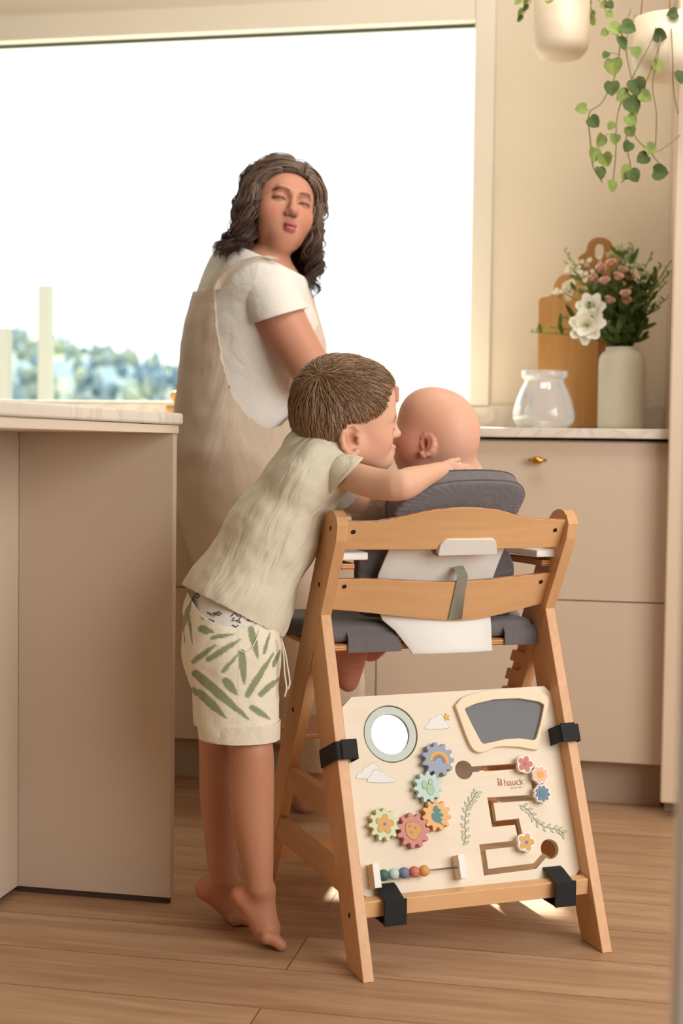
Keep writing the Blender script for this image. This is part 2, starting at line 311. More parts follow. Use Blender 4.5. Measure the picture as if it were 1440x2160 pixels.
# ---------------------------------------------------------------- the high chair, seen from behind
AN = math.radians(31.5); U_ = A3(math.cos(AN), math.sin(AN), 0); V_ = A3(-math.sin(AN), math.cos(AN), 0); Z_ = A3(0, 0, 1)
O_ = onp(766, 2075, (0, 0, 1), 0)
def C3(w, v, z): return O_ + U_*w + V_*v + Z_*z     # chair frame: across, forward, up
WT = .46; TH = .0195
beech = wood('beech_post', (222, 172, 124), (-.26*V_[0]-.0, -.26*V_[1], .96), 70, .10, .38)
beechx = wood('beech_rail', (226, 178, 128), U_, 60, .10, .36)
beechv = wood('beech_side_rung', (218, 168, 122), V_, 60, .10, .38)
plye = plywood('beech_ply_edge', (226, 170, 110), (165, 98, 50), .0021, Z_)
M['hole'] = mat('bolt_hole', (28, 20, 16), .6)
chair = empty('high_chair', C3(.23, .3, 0), 'beech wooden high chair the baby sits in, seen from behind', 'high chair')
fe = lambda z: .605-.515*z      # front edge of the slanted post
re_ = lambda z: .542-.547*z     # its rear edge
def post(side):
    w0 = 0 if side == 0 else WT-TH
    g = G()
    top = [(re_(.66), .66), (re_(.705), .705), (.150, .732), (.157, .746), (.172, .7555), (.190, .757), (.207, .752), (.222, .740), (fe(.715), .715)]
    full = [(re_(0), 0)]+top+[(fe(0), 0)]
    notch = [(fe(.50), .50)]
    z = .492
    for k in range(10):
        z1 = z-.0165; d = .046
        notch += [(fe(z)-.0, z), (fe(z)-d, z), (fe(z)-d-.006, (z+z1)/2), (fe(z1)-d, z1), (fe(z1), z1)]
        z -= .0385
    inner = [(re_(0), 0)]+top+notch+[(fe(0), 0)]
    wo, wi = (w0, w0+TH*.5) if side == 0 else (w0+TH, w0+TH*.5)
    g.prism([C3(wo, a, b) for a, b in full], U_*(wi-wo))
    ws_ = w0+TH*.5 if side == 0 else w0
    g.prism([C3(ws_, a, b) for a, b in inner], U_*(TH*.5))
    p = g.make('front_post', beech, chair)
    sx = w0 if side == 0 else w0+TH; sg = -1 if side == 0 else 1
    for a, b in ((.185, .725), (.241, .623), (.379, .377)):
        h = G(); h.lathe(C3(sx-sg*.001, a, b), [(.0045, 0), (.0045, .0016)], 14, U_*sg); h.make('bolt', M['hole'], p)
    r = G().prism([C3(w0, a, b) for a, b in [(0, 0), (.23, .570), (.2345, .5745), (.279, .474), (.205, .281), (.144, .155), (.074, 0)]], U_*TH).make('rear_leg', beech, chair, bevel=.0016)
    h = G(); h.lathe(C3(sx-sg*.001, .068, .09), [(.0045, 0), (.0045, .0016)], 14, U_*sg); h.make('bolt', M['hole'], r)
    for zl, zh in ((.219, .266), (.112, .156)):
        va, vb = re_(zh)+.004, .43*zh+.058
        g2 = G().prism([C3(w0+.001, va, zh), C3(w0+.001, re_(zl)+.004, zl), C3(w0+.001, .43*zl+.055, zl), C3(w0+.001, vb, zh)], U_*(TH-.002))
        g2.make('side_rung', beechv, chair, bevel=.0015)
    G().lathe(C3(w0+TH/2, .03, -.0), [(.006, .0), (.006, .003)], 12).make('foot_glide', M['white'], r)
post(0); post(1)
G().prism([C3(TH, .052, .088), C3(TH, .052, .115), C3(TH, .074, .117), C3(TH, .074, .088)], U_*(WT-2*TH)).make('rear_crossbar', beechx, chair, bevel=.0015)
G().prism([C3(TH, .548, .045), C3(TH, .548, .078), C3(TH, .568, .078), C3(TH, .568, .045)], U_*(WT-2*TH)).make('front_crossbar', beechx, chair, bevel=.0015)
# curved back rails
def rail(name, top, bot, bulge, thick=.012):
    n = 40; ws = np.linspace(TH-.001, WT-TH+.001, n); g = G(); rings = []
    for w in ws:
        t = (w-TH)/(WT-2*TH); zt = np.interp(w, [q[0] for q in top], [q[1] for q in top]); zb = np.interp(w, [q[0] for q in bot], [q[1] for q in bot])
        b = bulge*(math.sin(math.pi*t)**1.2)
        f = lambda z: re_(z)+.020-b
        rings.append([C3(w, f(zb), zb), C3(w, f(zt), zt), C3(w, f(zt)+thick, zt+.001), C3(w, f(zb)+thick, zb)])
    g.loft(rings); o = g.make(name, beechx, chair, bevel=.0012)
    e = G(); e.loft([[r[1]+Z_*.0001+(r[2]-r[1])*.06, r[1]+Z_*.0006+(r[2]-r[1])*.06, r[2]+Z_*.0006-(r[2]-r[1])*.06, r[2]+Z_*.0001-(r[2]-r[1])*.06] for r in rings]); e.make('ply_edge', plywood('ply_'+name, (228, 170, 112), (150, 84, 42), .0021, V_), o)
    return o
def sm(pts):
    xs = np.linspace(pts[0][0], pts[-1][0], 60); q = smooth_path([(a, b, 0) for a, b in pts], 12); return [(p[0], p[1]) for p in q]
r1 = rail('top_rail', sm([(.015, .739), (.05, .7375), (.08, .739), (.12, .748), (.16, .757), (.204, .762), (.25, .762), (.297, .757), (.332, .748), (.376, .741), (.445, .738)]), [(0, .688), (.46, .687)], .020)
r2 = rail('lower_rail', sm([(.015, .634), (.085, .6335), (.149, .630), (.23, .626), (.30, .628), (.345, .631), (.445, .638)]), sm([(.015, .579), (.082, .572), (.166, .561), (.25, .552), (.30, .552), (.357, .560), (.445, .578)]), .020)
for o, pts in ((r1, ((745, 1122), (1170, 1118))), (r2, ((726, 1237), (1140, 1227)))):
    n_ = unit(V_+.547*Z_)
    for q in pts:
        h = G(); c = onp(*q, n_, (O_+V_*(.542+.0185)) @ n_); h.lathe(c-n_*.001, [(.0042, 0), (.0042, .003)], 14, n_); h.make('bolt', M['hole'], o)
# seat plate, its rear edge shows the plies
SV0, SV1, SZ = .262, .50, .4995
def plate(name, v0, v1, z, th, mm, w0=TH-.006, w1=WT-TH+.006):
    return G().prism([C3(w0, v0, z), C3(w1, v0, z), C3(w1, v1-.03, z), C3(w1-.03, v1, z), C3(w0+.03, v1, z), C3(w0, v1-.03, z)], Z_*th).make(name, mm, chair, bevel=.003)
plate('seat', SV0, SV1, .500, .012, plye)
plate('foot_plate', .40, .575, .315, .010, plye)
# curved front guard bar and white tray
def bow(w, v, z, r0=.02):
    pts = [C3(w, v, z)]; return pts
def guard(name, z, th, dep_, mm, wo, vin, vout):
    g = G(); out, inn = [], []
    for t in np.linspace(0, math.pi, 25):
        c, s_ = math.cos(t), math.sin(t)
        out.append((.24-c*(.215+wo), vin+max(0, s_)**.8*(vout-vin))); inn.append((.24-c*(.215+wo-dep_), vin+max(0, s_)**.8*(vout-vin-dep_)))
    prof = [(wo*-1, vin-.03)]
    n = len(out)
    rings = [[C3(*out[i], z), C3(*out[i], z+th), C3(*inn[i], z+th), C3(*inn[i], z)] for i in range(n)]
    g.loft(rings); return g.make(name, mm, chair, bevel=.003)
guard('guard_bar', .650, .012, .026, plye, -.006, .215, .54)
tr = guard('tray', .668, .014, .055, M['white'], .004, .20, .58)
G().prism([C3(.06, .42, .669), C3(.40, .42, .669), C3(.40, .58, .669), C3(.34, .62, .669), C3(.12, .62, .669), C3(.06, .58, .669)], Z_*.008).make('tray_top', M['white'], tr, bevel=.003)
# white moulded back insert that hooks over the top rail and runs down over the seat edge
ins = mat('insert_plastic', (232, 230, 224), .38, bump=.03)
def lean(z, off): return re_(z)+off
def sheet(name, outline_w, zs, offs, th, m_, parent):
    g = G(); rings = []
    for (wa, wb), z, o_ in zip(outline_w, zs, offs):
        row = []
        n = 10
        for i in range(n+1):
            w = wa+(wb-wa)*i/n; t = 2*i/n-1; row.append(C3(w, o_(z) + .008*t*t, z))
        back = [p+V_*th for p in row[::-1]]; rings.append(row+back)
    g.loft(rings); return g.make(name, m_, parent, bevel=.0015, smooth=True)
rowsA = [((.121, .345), .700), ((.119, .344), .690), ((.113, .340), .665), ((.108, .337), .640), ((.108, .336), .625), ((.112, .336), .600), ((.118, .338), .575), ((.126, .341), .555), ((.150, .342), .535), ((.166, .342), .515), ((.178, .342), .500), ((.182, .343), .492)]
def insoff(z):
    if z > .60: return re_(z)+.032
    k = min(1, (.60-z)/.045); k = k*k*(3-2*k)
    return (re_(.60)+.032)*(1-k) + (.248)*k - max(0, .56-z)*.12
sheet('back_insert', [r[0] for r in rowsA], [r[1] for r in rowsA], [insoff]*len(rowsA), .004, ins, chair)
nL = unit(V_+.547*Z_)
def lp(x, y, off=.542): return onp(x, y, nL, (O_+V_*off) @ nL)
def roundpoly(pts, r, n=5):
    out = []; N = len(pts)
    for i in range(N):
        p = np.array(pts[i], float); a = np.array(pts[i-1], float); b = np.array(pts[(i+1) % N], float)
        rr = r[i] if hasattr(r, '__len__') else r
        da, db = unit(a-p), unit(b-p); k = min(rr, np.linalg.norm(a-p)*.48, np.linalg.norm(b-p)*.48)
        if k < 1e-6: out.append(p); continue
        for t in np.linspace(0, 1, n): out.append((1-t)**2*(p+da*k)+2*t*(1-t)*p+t*t*(p+db*k))
    return out
hook = roundpoly([lp(924, 1173, .538), lp(928, 1150, .538), lp(942, 1138, .538), lp(1046, 1138, .538), lp(1049, 1170, .538)], [.002, .01, .010, .010, .004])
G().prism(hook, nL*.012).make('insert_hook', ins, chair, bevel=.002)
G().prism([lp(908, 1158, .560), lp(925, 1158, .560), lp(925, 1174, .560), lp(913, 1168, .560)], nL*.002).make('hook_slot', mat('slot_shade', (120, 112, 104), .6), chair)
# grey webbing strap round the lower rail
st = mat('webbing', (150, 148, 134), .85, bump=.5, bump_scale=700)
g = G()
sp = [(965, 1216), (958, 1250), (945, 1308)]; sq = [(987, 1214), (981, 1250), (974, 1306)]
A_ = [onp(x, y, nL, (O_+V_*(.542-.0025)) @ nL) for x, y in sp]; B_ = [onp(x, y, nL, (O_+V_*(.542-.0025)) @ nL) for x, y in sq]
A_ = [A_[0]+nL*.022+Z_*.004]+A_+[A_[-1]+nL*.022]; B_ = [B_[0]+nL*.022+Z_*.004]+B_+[B_[-1]+nL*.022]
g.loft([[a, b, b+nL*.0016, a+nL*.0016] for a, b in zip(A_, B_)]); g.make('strap', st, chair, bevel=.0005)

# ---------------------------------------------------------------- activity board hung between the rear legs
LS = .403; nB = unit(V_-LS*Z_); uB = unit(Z_+LS*V_)
OB = O_+V_*.035
def bp(x, y): return onp(x, y, nB, OB @ nB)
def b2(x, y): p = bp(x, y)-OB; return (p @ U_, p @ uB)
def bw(w, s, h=0): return OB + U_*w + uB*s - nB*h          # h towards the viewer
def curve_mesh(loops, th, bev=0):
    cu = bpy.data.curves.new('c', 'CURVE'); cu.dimensions = '2D'; cu.fill_mode = 'BOTH'; cu.extrude = th/2; cu.bevel_depth = bev; cu.bevel_resolution = 1; cu.offset = -bev
    for lp_ in loops:
        s = cu.splines.new('POLY'); s.points.add(len(lp_)-1); s.use_cyclic_u = True
        for i, p in enumerate(lp_): s.points[i].co = (p[0], p[1], 0, 1)
    o = bpy.data.objects.new('c', cu); COL.objects.link(o); dg = bpy.context.evaluated_depsgraph_get(); me = o.evaluated_get(dg).to_mesh()
    v = [tuple(q.co) for q in me.vertices]; f = [tuple(q.vertices) for q in me.polygons]
    bpy.data.objects.remove(o); bpy.data.curves.remove(cu); return v, f
def flat(name, loops, h0, th, m_, parent, bev=0, label=None):        # a plate lying on the board, from height h0 to h0+th
    v, f = curve_mesh(loops, th-2*bev if th > 3*bev else th, bev)
    return mesh(name, [bw(x, y, h0+th/2+z) for x, y, z in v], f, m_, parent, label=label)
def track(pts, w, ra, rb):
    P = [np.array(p, float) for p in pts]; L, R = [], []
    for i, p in enumerate(P):
        if i == 0: d = unit(P[1]-p); nrm = A3(-d[1], d[0]); L.append((p+nrm*w/2)); R.append(p-nrm*w/2); continue
        if i == len(P)-1: d = unit(p-P[i-1]); nrm = A3(-d[1], d[0]); L.append(p+nrm*w/2); R.append(p-nrm*w/2); continue
        d0, d1 = unit(p-P[i-1]), unit(P[i+1]-p); n0, n1 = A3(-d0[1], d0[0]), A3(-d1[1], d1[0]); m_ = unit(n0+n1); k = w/2/max(.3, m_ @ n0); L.append(p+m_*k); R.append(p-m_*k)
    def cap(c, r, nx):
        d = unit(nx-c); a0 = math.atan2(d[1], d[0]); h = math.asin(w/2/r); return [c+r*A3(math.cos(q), math.sin(q)) for q in np.linspace(a0+h, a0+2*math.pi-h, 30)]
    return cap(P[0], ra, P[1])[::1] + R[1:-1] + cap(P[-1], rb, P[-2]) + L[1:-1][::-1]
def circ(c, r, n=48, ry=None): return [(c[0]+r*math.cos(q), c[1]+(ry or r)*math.sin(q)) for q in np.linspace(0, 2*math.pi, n, endpoint=False)]
board = empty('activity_board', bw(.24, .12, 0), 'pale birch busy board with mirror, gears and maze strapped behind the high chair', 'activity board')
birch = wood('birch', (236, 222, 200), U_, 22, .05, .5)
outer = [b2(*p) for p in ((741, 1470), (1147, 1447), (1173, 1471), (1226, 1829), (1203, 1861), (793, 1903), (766, 1888), (721, 1492))]
tp = [b2(*p) for p in ((978, 1624), (1120, 1614), (1131, 1682), (1034, 1688), (1042, 1738), (1090, 1733), (1100, 1778), (1017, 1787), (1025, 1840), (1128, 1827), (1159, 1791))]
hole1 = track(tp, .0098, .0165, .0172)
mc = b2(824, 1548)
flat('panel', [outer, hole1, circ(mc, .0505)], -.012, .012, birch, board, .0006)
flat('panel_back', [circ(mc, .056)], -.0135, .0012, birch, board)
pale = mat('mint_ring', (196, 206, 198), .5)
flat('mirror_ring', [circ(mc, .0485), circ(mc, .0352)], -.010, .0085, pale, board, .0006)
flat('mirror', [circ(mc, .0358)], -.010, .004, mat('mirror_glass', (245, 245, 245), .03, 1), board)
# chalkboard in its bowed frame
fr = [b2(*p) for p in ((956, 1490), (978, 1470), (1040, 1456), (1105, 1458), (1152, 1472), (1144, 1520), (1130, 1576), (1125, 1583), (1085, 1577), (1045, 1577), (1022, 1586), (1002, 1588), (985, 1568))]
fr_o = [p[:2] for p in smooth_path([(*q, 0) for q in fr+[fr[0]]], 4)][:-1]
inn = [b2(*p) for p in ((975, 1497), (1000, 1486), (1040, 1477), (1090, 1475), (1132, 1482), (1143, 1488), (1136, 1525), (1126, 1560), (1120, 1563), (1090, 1559), (1060, 1561), (1015, 1571), (1010, 1566), (992, 1532))]
inn_o = [p[:2] for p in roundpoly([A3(*q, 0) for q in inn], .004, 4)]
flat('chalkboard_frame', [fr_o, inn_o], 0, .009, wood('birch_frame', (238, 220, 190), U_, 22, .04, .5), board, .001)
flat('chalkboard', [inn_o], .0002, .0015, mat('slate', (92, 91, 95), .45), board)
# gears
def gear_loop(c, r, n, ph):
    L = []; N = n*12
    for i in range(N):
        a = 2*math.pi*i/N; k = math.cos(n*a+ph*n); k = math.tanh(2.2*k)/math.tanh(2.2); L.append((c[0]+math.cos(a)*(r*.885+r*.115*k), c[1]+math.sin(a)*(r*.885+r*.115*k)))
    return L
def petals(c, r, n, ph, depth=.32, m_=1.0):
    return [(c[0]+math.cos(a)*r*((1-depth)+depth*abs(math.cos(n*(a-ph)/2))**.75), c[1]+math.sin(a)*r*((1-depth)+depth*abs(math.cos(n*(a-ph)/2))**.75)) for a in np.linspace(0, 2*math.pi, 120, endpoint=False)]
def arc_band(c, r0, r1, a0, a1, n=24):
    return [(c[0]+r1*math.cos(a), c[1]+r1*math.sin(a)) for a in np.linspace(a0, a1, n)]+[(c[0]+r0*math.cos(a), c[1]+r0*math.sin(a)) for a in np.linspace(a1, a0, n)]
def pm(name, rgb): return mat(name, rgb, .55)
P_ = dict(blue=pm('paint_blue', (150, 162, 182)), mint=pm('paint_mint', (190, 215, 212)), orange=pm('paint_orange', (232, 178, 112)), rose=pm('paint_rose', (202, 132, 122)), green=pm('paint_green', (212, 218, 178)),
          teal=pm('paint_teal', (78, 134, 132)), mustard=pm('paint_mustard', (218, 164, 88)), yellow=pm('paint_yellow', (228, 174, 60)), slate=pm('paint_slate', (108, 124, 150)), red=pm('paint_red', (206, 118, 106)), sage=pm('paint_sage', (168, 200, 160)), white=pm('paint_white', (238, 236, 230)), pink=pm('paint_pink', (242, 184, 156)), ink=pm('ink', (110, 108, 90)), leafg=pm('leaf_wash', (196, 208, 166)), grey=pm('print_grey', (170, 160, 152)), cloud=pm('cloud_white', (232, 230, 226)), deep=pm('paint_deep', (74, 108, 104)), bblue=pm('bead_blue', (112, 128, 158)), lion=pm('paint_lion', (214, 152, 76)))
def geer(px, rpx, n, ph, m_, motif, lab):
    c = b2(*px); r = rpx
    gr = flat('gear', [gear_loop(c, r, n, ph)], .003, .013, m_, board, .0008, label=lab)
    flat('axle', [circ(c, .006, 20)], 0, .004, M['hole'], gr)
    motif(c, .0161, gr)
T_ = .0004
def m_rain(c, h, g_):
    c = (c[0]+.001, c[1]-.004); rot = -.30
    for r0, r1, mm in ((.0135, .018, P_['yellow']), (.0100, .0135, P_['red']), (.0070, .0100, P_['teal'])):
        flat('print', [arc_band(c, r0, r1, rot, rot+math.pi+.1)], h, T_, mm, g_)
def m_cactus(c, h, g_):
    for k, q in enumerate(((.003, -.004, .0068, .0098), (-.007, .004, .0045, .0068), (.005, .0082, .0036, .005))):
        flat('print', [circ((c[0]+q[0], c[1]+q[1]), q[2]+.0005, 30, q[3]+.0005)], h+k*.0002, T_, P_['ink'], g_); flat('print', [circ((c[0]+q[0], c[1]+q[1]), q[2], 30, q[3])], h+.0001+k*.0002, T_, P_['sage'], g_)
def m_leaf(c, h, g_):
    pts = [(0, .0165), (.004, .014), (.003, .010), (.0065, .011), (.0085, .006), (.004, .0035), (.0105, .002), (.0115, -.003), (.0045, -.0035), (.0095, -.008), (.005, -.0125), (.009, -.0165), (.0075, -.0178), (.002, -.0135), (-.004, -.012), (-.0095, -.0075), (-.011, -.001), (-.0085, .0045), (-.003, .002), (-.007, .0095), (-.0035, .015)]
    flat('print', [[(c[0]+x, c[1]+y) for x, y in pts]], h, T_, P_['teal'], g_)
def m_lion(c, h, g_):
    blob = [(-.0125, .012), (-.004, .014), (.006, .0125), (.0135, .006), (.0145, -.002), (.008, -.0075), (.002, -.0155), (-.005, -.0145), (-.012, -.008), (-.014, .002)]
    b = [p[:2] for p in smooth_path([(c[0]+x, c[1]+y, 0) for x, y in blob+[blob[0]]], 4)][:-1]
    b2_ = [(c[0]+(x-c[0])*1.05, c[1]+(y-c[1])*1.05) for x, y in b]
    flat('print', [b2_], h, T_, P_['ink'], g_); flat('print', [b], h+.0002, T_, P_['lion'], g_)
    for x, y in ((-.007, .0075), (.0035, .004), (-.005, -.003)): flat('print', [petals((c[0]+x, c[1]+y), .0021, 3, 1)], h+.0004, T_, P_['slate'], g_)
def m_flower(c, h, g_, s=.0165):
    flat('print', [petals(c, s*1.04, 5, 1.35, .5)], h, T_, P_['ink'], g_); flat('print', [petals(c, s, 5, 1.35, .5)], h+.0002, T_, P_['mustard'], g_); flat('print', [circ(c, s*.17, 20)], h+.0004, T_, P_['slate'], g_)
geer((917, 1605), .0305, 11, .1, P_['blue'], m_rain, 'blue gear with a rainbow')
geer((896, 1663), .0272, 11, .25, P_['mint'], m_cactus, 'mint gear with a cactus')
geer((914, 1722), .0272, 11, .2, P_['orange'], m_leaf, 'orange gear with a teal leaf')
geer((865, 1754), .0305, 11, .05, P_['rose'], m_lion, 'rose gear with a yellow face')
geer((804, 1741), .0285, 11, .3, P_['green'], m_flower, 'pale green gear with a flower')
# maze sliders
def slider(px, kind):
    c = b2(*px); n, a, b_, r, lab = dict(red=(5, P_['red'], P_['slate'], .0148, 'red flower slider'), pink=(8, P_['pink'], P_['yellow'], .0148, 'pink flower slider'), blue=(9, P_['slate'], P_['teal'], .0148, 'blue flower slider'), gold=(5, P_['mustard'], P_['slate'], .0155, 'golden flower slider'))[kind]
    s = flat('slider', [petals(c, r+.0022, n, 1.2, .16)], .0085, .008, P_['white'], board, .0006, label=lab)
    flat('stem', [circ(c, .0045, 16)], -.006, .015, birch, s)
    flat('washer', [circ(c, .0115, 24)], .0003, .0085, birch, s)
    flat('print', [petals(c, r, n, 1.2, .30 if n > 5 else .46)], .0166, T_, a, s); flat('print', [circ(c, r*(.42 if n > 5 else .2), 24)], .0170, T_, b_, s)
for px, k in (((1099, 1615), 'red'), ((1131, 1637), 'pink'), ((1135, 1677), 'blue'), ((1101, 1779), 'gold')): slider(px, k)
# bead rod
def block(px):
    c = b2(*px); return G().obox(bw(c[0], c[1], .0135), U_, uB, nB, .0058, .0200, .0135).make('bead_holder', birch, board, bevel=.001), c
k1, c1 = block((783, 1850)); k2, c2 = block((962, 1831))
for kk, c in ((k1, c1), (k2, c2)): G().obox(bw(c[0], c[1], .0273), U_, uB, nB, .0058, .0200, .0004).make('holder_cap', P_['white'], kk)
hb = .0165
G().tube([bw(c1[0], c1[1], hb), bw(c2[0], c2[1], hb)], .0016, 10).make('bead_rod', mat('steel', (200, 198, 196), .25, 1), board, smooth=True)
bx = (c1[0]+.0155)
for i, (k, lb) in enumerate((('deep', 'dark green bead'), ('mint', 'mint bead'), ('bblue', 'blue bead'), ('red', 'red bead'), ('mustard', 'orange bead'))):
    w = bx+i*.0186; t = (w-c1[0])/(c2[0]-c1[0]); G().sphere(bw(w, c1[1]+(c2[1]-c1[1])*t, hb), .0096, 24, 16).make('bead', P_[k], board, smooth=True, label=lb)
# printed clouds, star, sprigs and the maker's lettering
def cloudp(pts, h=0):
    P = [b2(*p) for p in pts]; L = [p[:2] for p in smooth_path([(*q, 0) for q in P+[P[0]]], 4)][:-1]; cx = sum(p[0] for p in L)/len(L); cy = sum(p[1] for p in L)/len(L)
    flat('printed_cloud', [[(cx+(x-cx)*1.035, cy+(y-cy)*1.06) for x, y in L]], .0001+h, T_, P_['grey'], board); flat('printed_cloud', [L], .0003+h, T_, P_['cloud'], board)
cloudp(((750, 1642), (753, 1634), (762, 1628), (768, 1619), (776, 1617), (784, 1609), (793, 1613), (799, 1624), (808, 1632), (812, 1641), (780, 1643)))
cloudp(((774, 1649), (777, 1640), (783, 1634), (786, 1627), (794, 1624), (803, 1629), (811, 1632), (819, 1640), (828, 1644), (830, 1649), (800, 1651)), .0004)
cloudp(((894, 1537), (898, 1530), (903, 1526), (908, 1517), (917, 1514), (924, 1508), (932, 1509), (938, 1519), (943, 1527), (946, 1535), (920, 1538)))
sc_ = b2(941, 1513)
flat('printed_star', [[(sc_[0]+math.cos(a)*r, sc_[1]+math.sin(a)*r) for i in range(10) for a, r in [(math.pi/2+.1+i*math.pi/5, .0078 if i % 2 == 0 else .0038)]]], .0012, T_, P_['yellow'], board)
def sprig(path, n, ls, name='printed_sprig'):
    P = smooth_path([(*b2(*p), 0) for p in path], 8); g1 = G(); g2 = G(); 
    for i in range(len(P)-1):
        a, b = P[i], P[i+1]; d = unit(b-a); nn = A3(-d[1], d[0], 0)*.00042
        g1.add([bw(*(q[:2]), .0005) for q in (a-nn, b-nn, b+nn, a+nn)], [(0, 1, 2, 3)])
    for k in range(n):
        t = (k+.5)/n*(len(P)-2); i = int(t); p = P[i]+(P[i+1]-P[i])*(t-i); d = unit(P[i+1]-P[i]); sgn = 1 if k % 2 else -1
        a = .75*sgn; e_ = A3(d[0]*math.cos(a)-d[1]*math.sin(a), d[0]*math.sin(a)+d[1]*math.cos(a), 0); q = A3(-e_[1], e_[0], 0)
        L = [p, p+e_*ls*.35+q*ls*.2, p+e_*ls*.7+q*ls*.17, p+e_*ls, p+e_*ls*.7-q*ls*.17, p+e_*ls*.35-q*ls*.2]
        L2 = [p+e_*ls*.06, p+e_*ls*.36+q*ls*.14, p+e_*ls*.68+q*ls*.11, p+e_*ls*.9, p+e_*ls*.68-q*ls*.11, p+e_*ls*.36-q*ls*.14]
        g1.add([bw(*(z[:2]), .0004) for z in L], [tuple(range(6))]); g2.add([bw(*(z[:2]), .0006) for z in L2], [tuple(range(6))])
    o = g1.make(name, P_['ink'], board); g2.make('leaf_wash', P_['leafg'], o)
sprig(((976, 1784), (981, 1765), (980, 1740), (982, 1715), (988, 1697), (998, 1683), (1006, 1670)), 19, .0125)
sprig(((1094, 1698), (1108, 1704), (1120, 1716), (1130, 1732), (1148, 1744), (1168, 1748), (1180, 1752), (1189, 1760)), 19, .0118)
def text(s, px, size, m_, name='lettering', font_off=0):
    cu = bpy.data.curves.new('t', 'FONT'); cu.body = s; cu.size = size; cu.extrude = .0001; cu.space_character = .95; cu.offset = font_off; o = bpy.data.objects.new('t', cu); COL.objects.link(o)
    dg = bpy.context.evaluated_depsgraph_get(); me = o.evaluated_get(dg).to_mesh(); v = [tuple(q.co) for q in me.vertices]; f = [tuple(q.vertices) for q in me.polygons]; bpy.data.objects.remove(o)
    c = b2(*px); return mesh(name, [bw(c[0]+x, c[1]+y, .0005+z) for x, y, z in v], f, m_, board)
inkb = pm('ink_brown', (170, 112, 62))
text('hauck', (1063, 1658), .0175, inkb); text('fun for kids', (1077, 1664), .0052, pm('ink_pale', (200, 178, 150)))
c = b2(1055, 1651)
for dx, dy, r in ((-.0035, .0065, .0018), (.0015, .0045, .0018)): flat('emblem', [circ((c[0]+dx, c[1]+dy), r, 14)], .0003, T_, inkb, board)
for dx, hh in ((-.0035, .0035), (.0015, .0025)): flat('emblem', [[(c[0]+dx-.0017, c[1]-.005), (c[0]+dx+.0017, c[1]-.005), (c[0]+dx+.0014, c[1]+hh), (c[0]+dx-.0014, c[1]+hh)]], .0003, T_, inkb, board)
# hook and loop straps
def strap(name, pts_px, h, width_dir, wid, parent=board): pass
blk = M['black']
def band(loop, axis, wid, th=.0025):
    g = G(); n = len(loop); c = sum(np.array(p) for p in loop)/n; rings = []
    for p in list(loop)+[loop[0]]:
        p = np.array(p); o_ = unit(p-c); rings.append([p-axis*wid/2, p+axis*wid/2, p+axis*wid/2+o_*th, p-axis*wid/2+o_*th])
    g.loft(rings, True, False); return g
def leg_strap(px, wl, lab):        # round a rear leg and the board's edge
    s = b2(*px)[1]; m_ = .003
    w0, w1 = wl
    # loop in the plane across the leg: (w, height above board plane)
    loop = roundpoly([bw(w0, s, .036+m_), bw(w1, s, .036+m_), bw(w1, s, -.045), bw(w0, s, -.045)], .006, 4)
    o = band(loop, uB, .031).make('strap', blk, board, bevel=.0006)
    G().obox(bw((w0+w1)/2+(.004 if w0 < .1 else -.004), s+.001, .036+m_+.0035), U_, uB, nB, (w1-w0)*.36, .0168, .002).make('strap_tab', blk, o, bevel=.001)
leg_strap((712, 1591), (-.004, .036), '')
leg_strap((1200, 1553), (WT-.036, WT+.004), '')
def bar_strap(x, lab):
    w = b2(x, 1880)[0]
    vz = [(.030, .090-.008), (.047, .078), (.088, .080), (.112, .150), (.094, .158), (.050, .122), (.040, .118)]
    vz = [(.040, .078), (.086, .078), (.094, .105), (.090, .130), (.078, .128), (.042, .116)]
    loop = roundpoly([C3(w, a, b) for a, b in vz], .003, 3)
    o = band(loop, U_, .036).make('strap', blk, board, bevel=.0006)
    G().obox(C3(w, .0365, .098), U_, Z_, V_, .020, .022, .0022).make('strap_tab', blk, o, bevel=.001)
bar_strap(812, ''); bar_strap(1171, '')
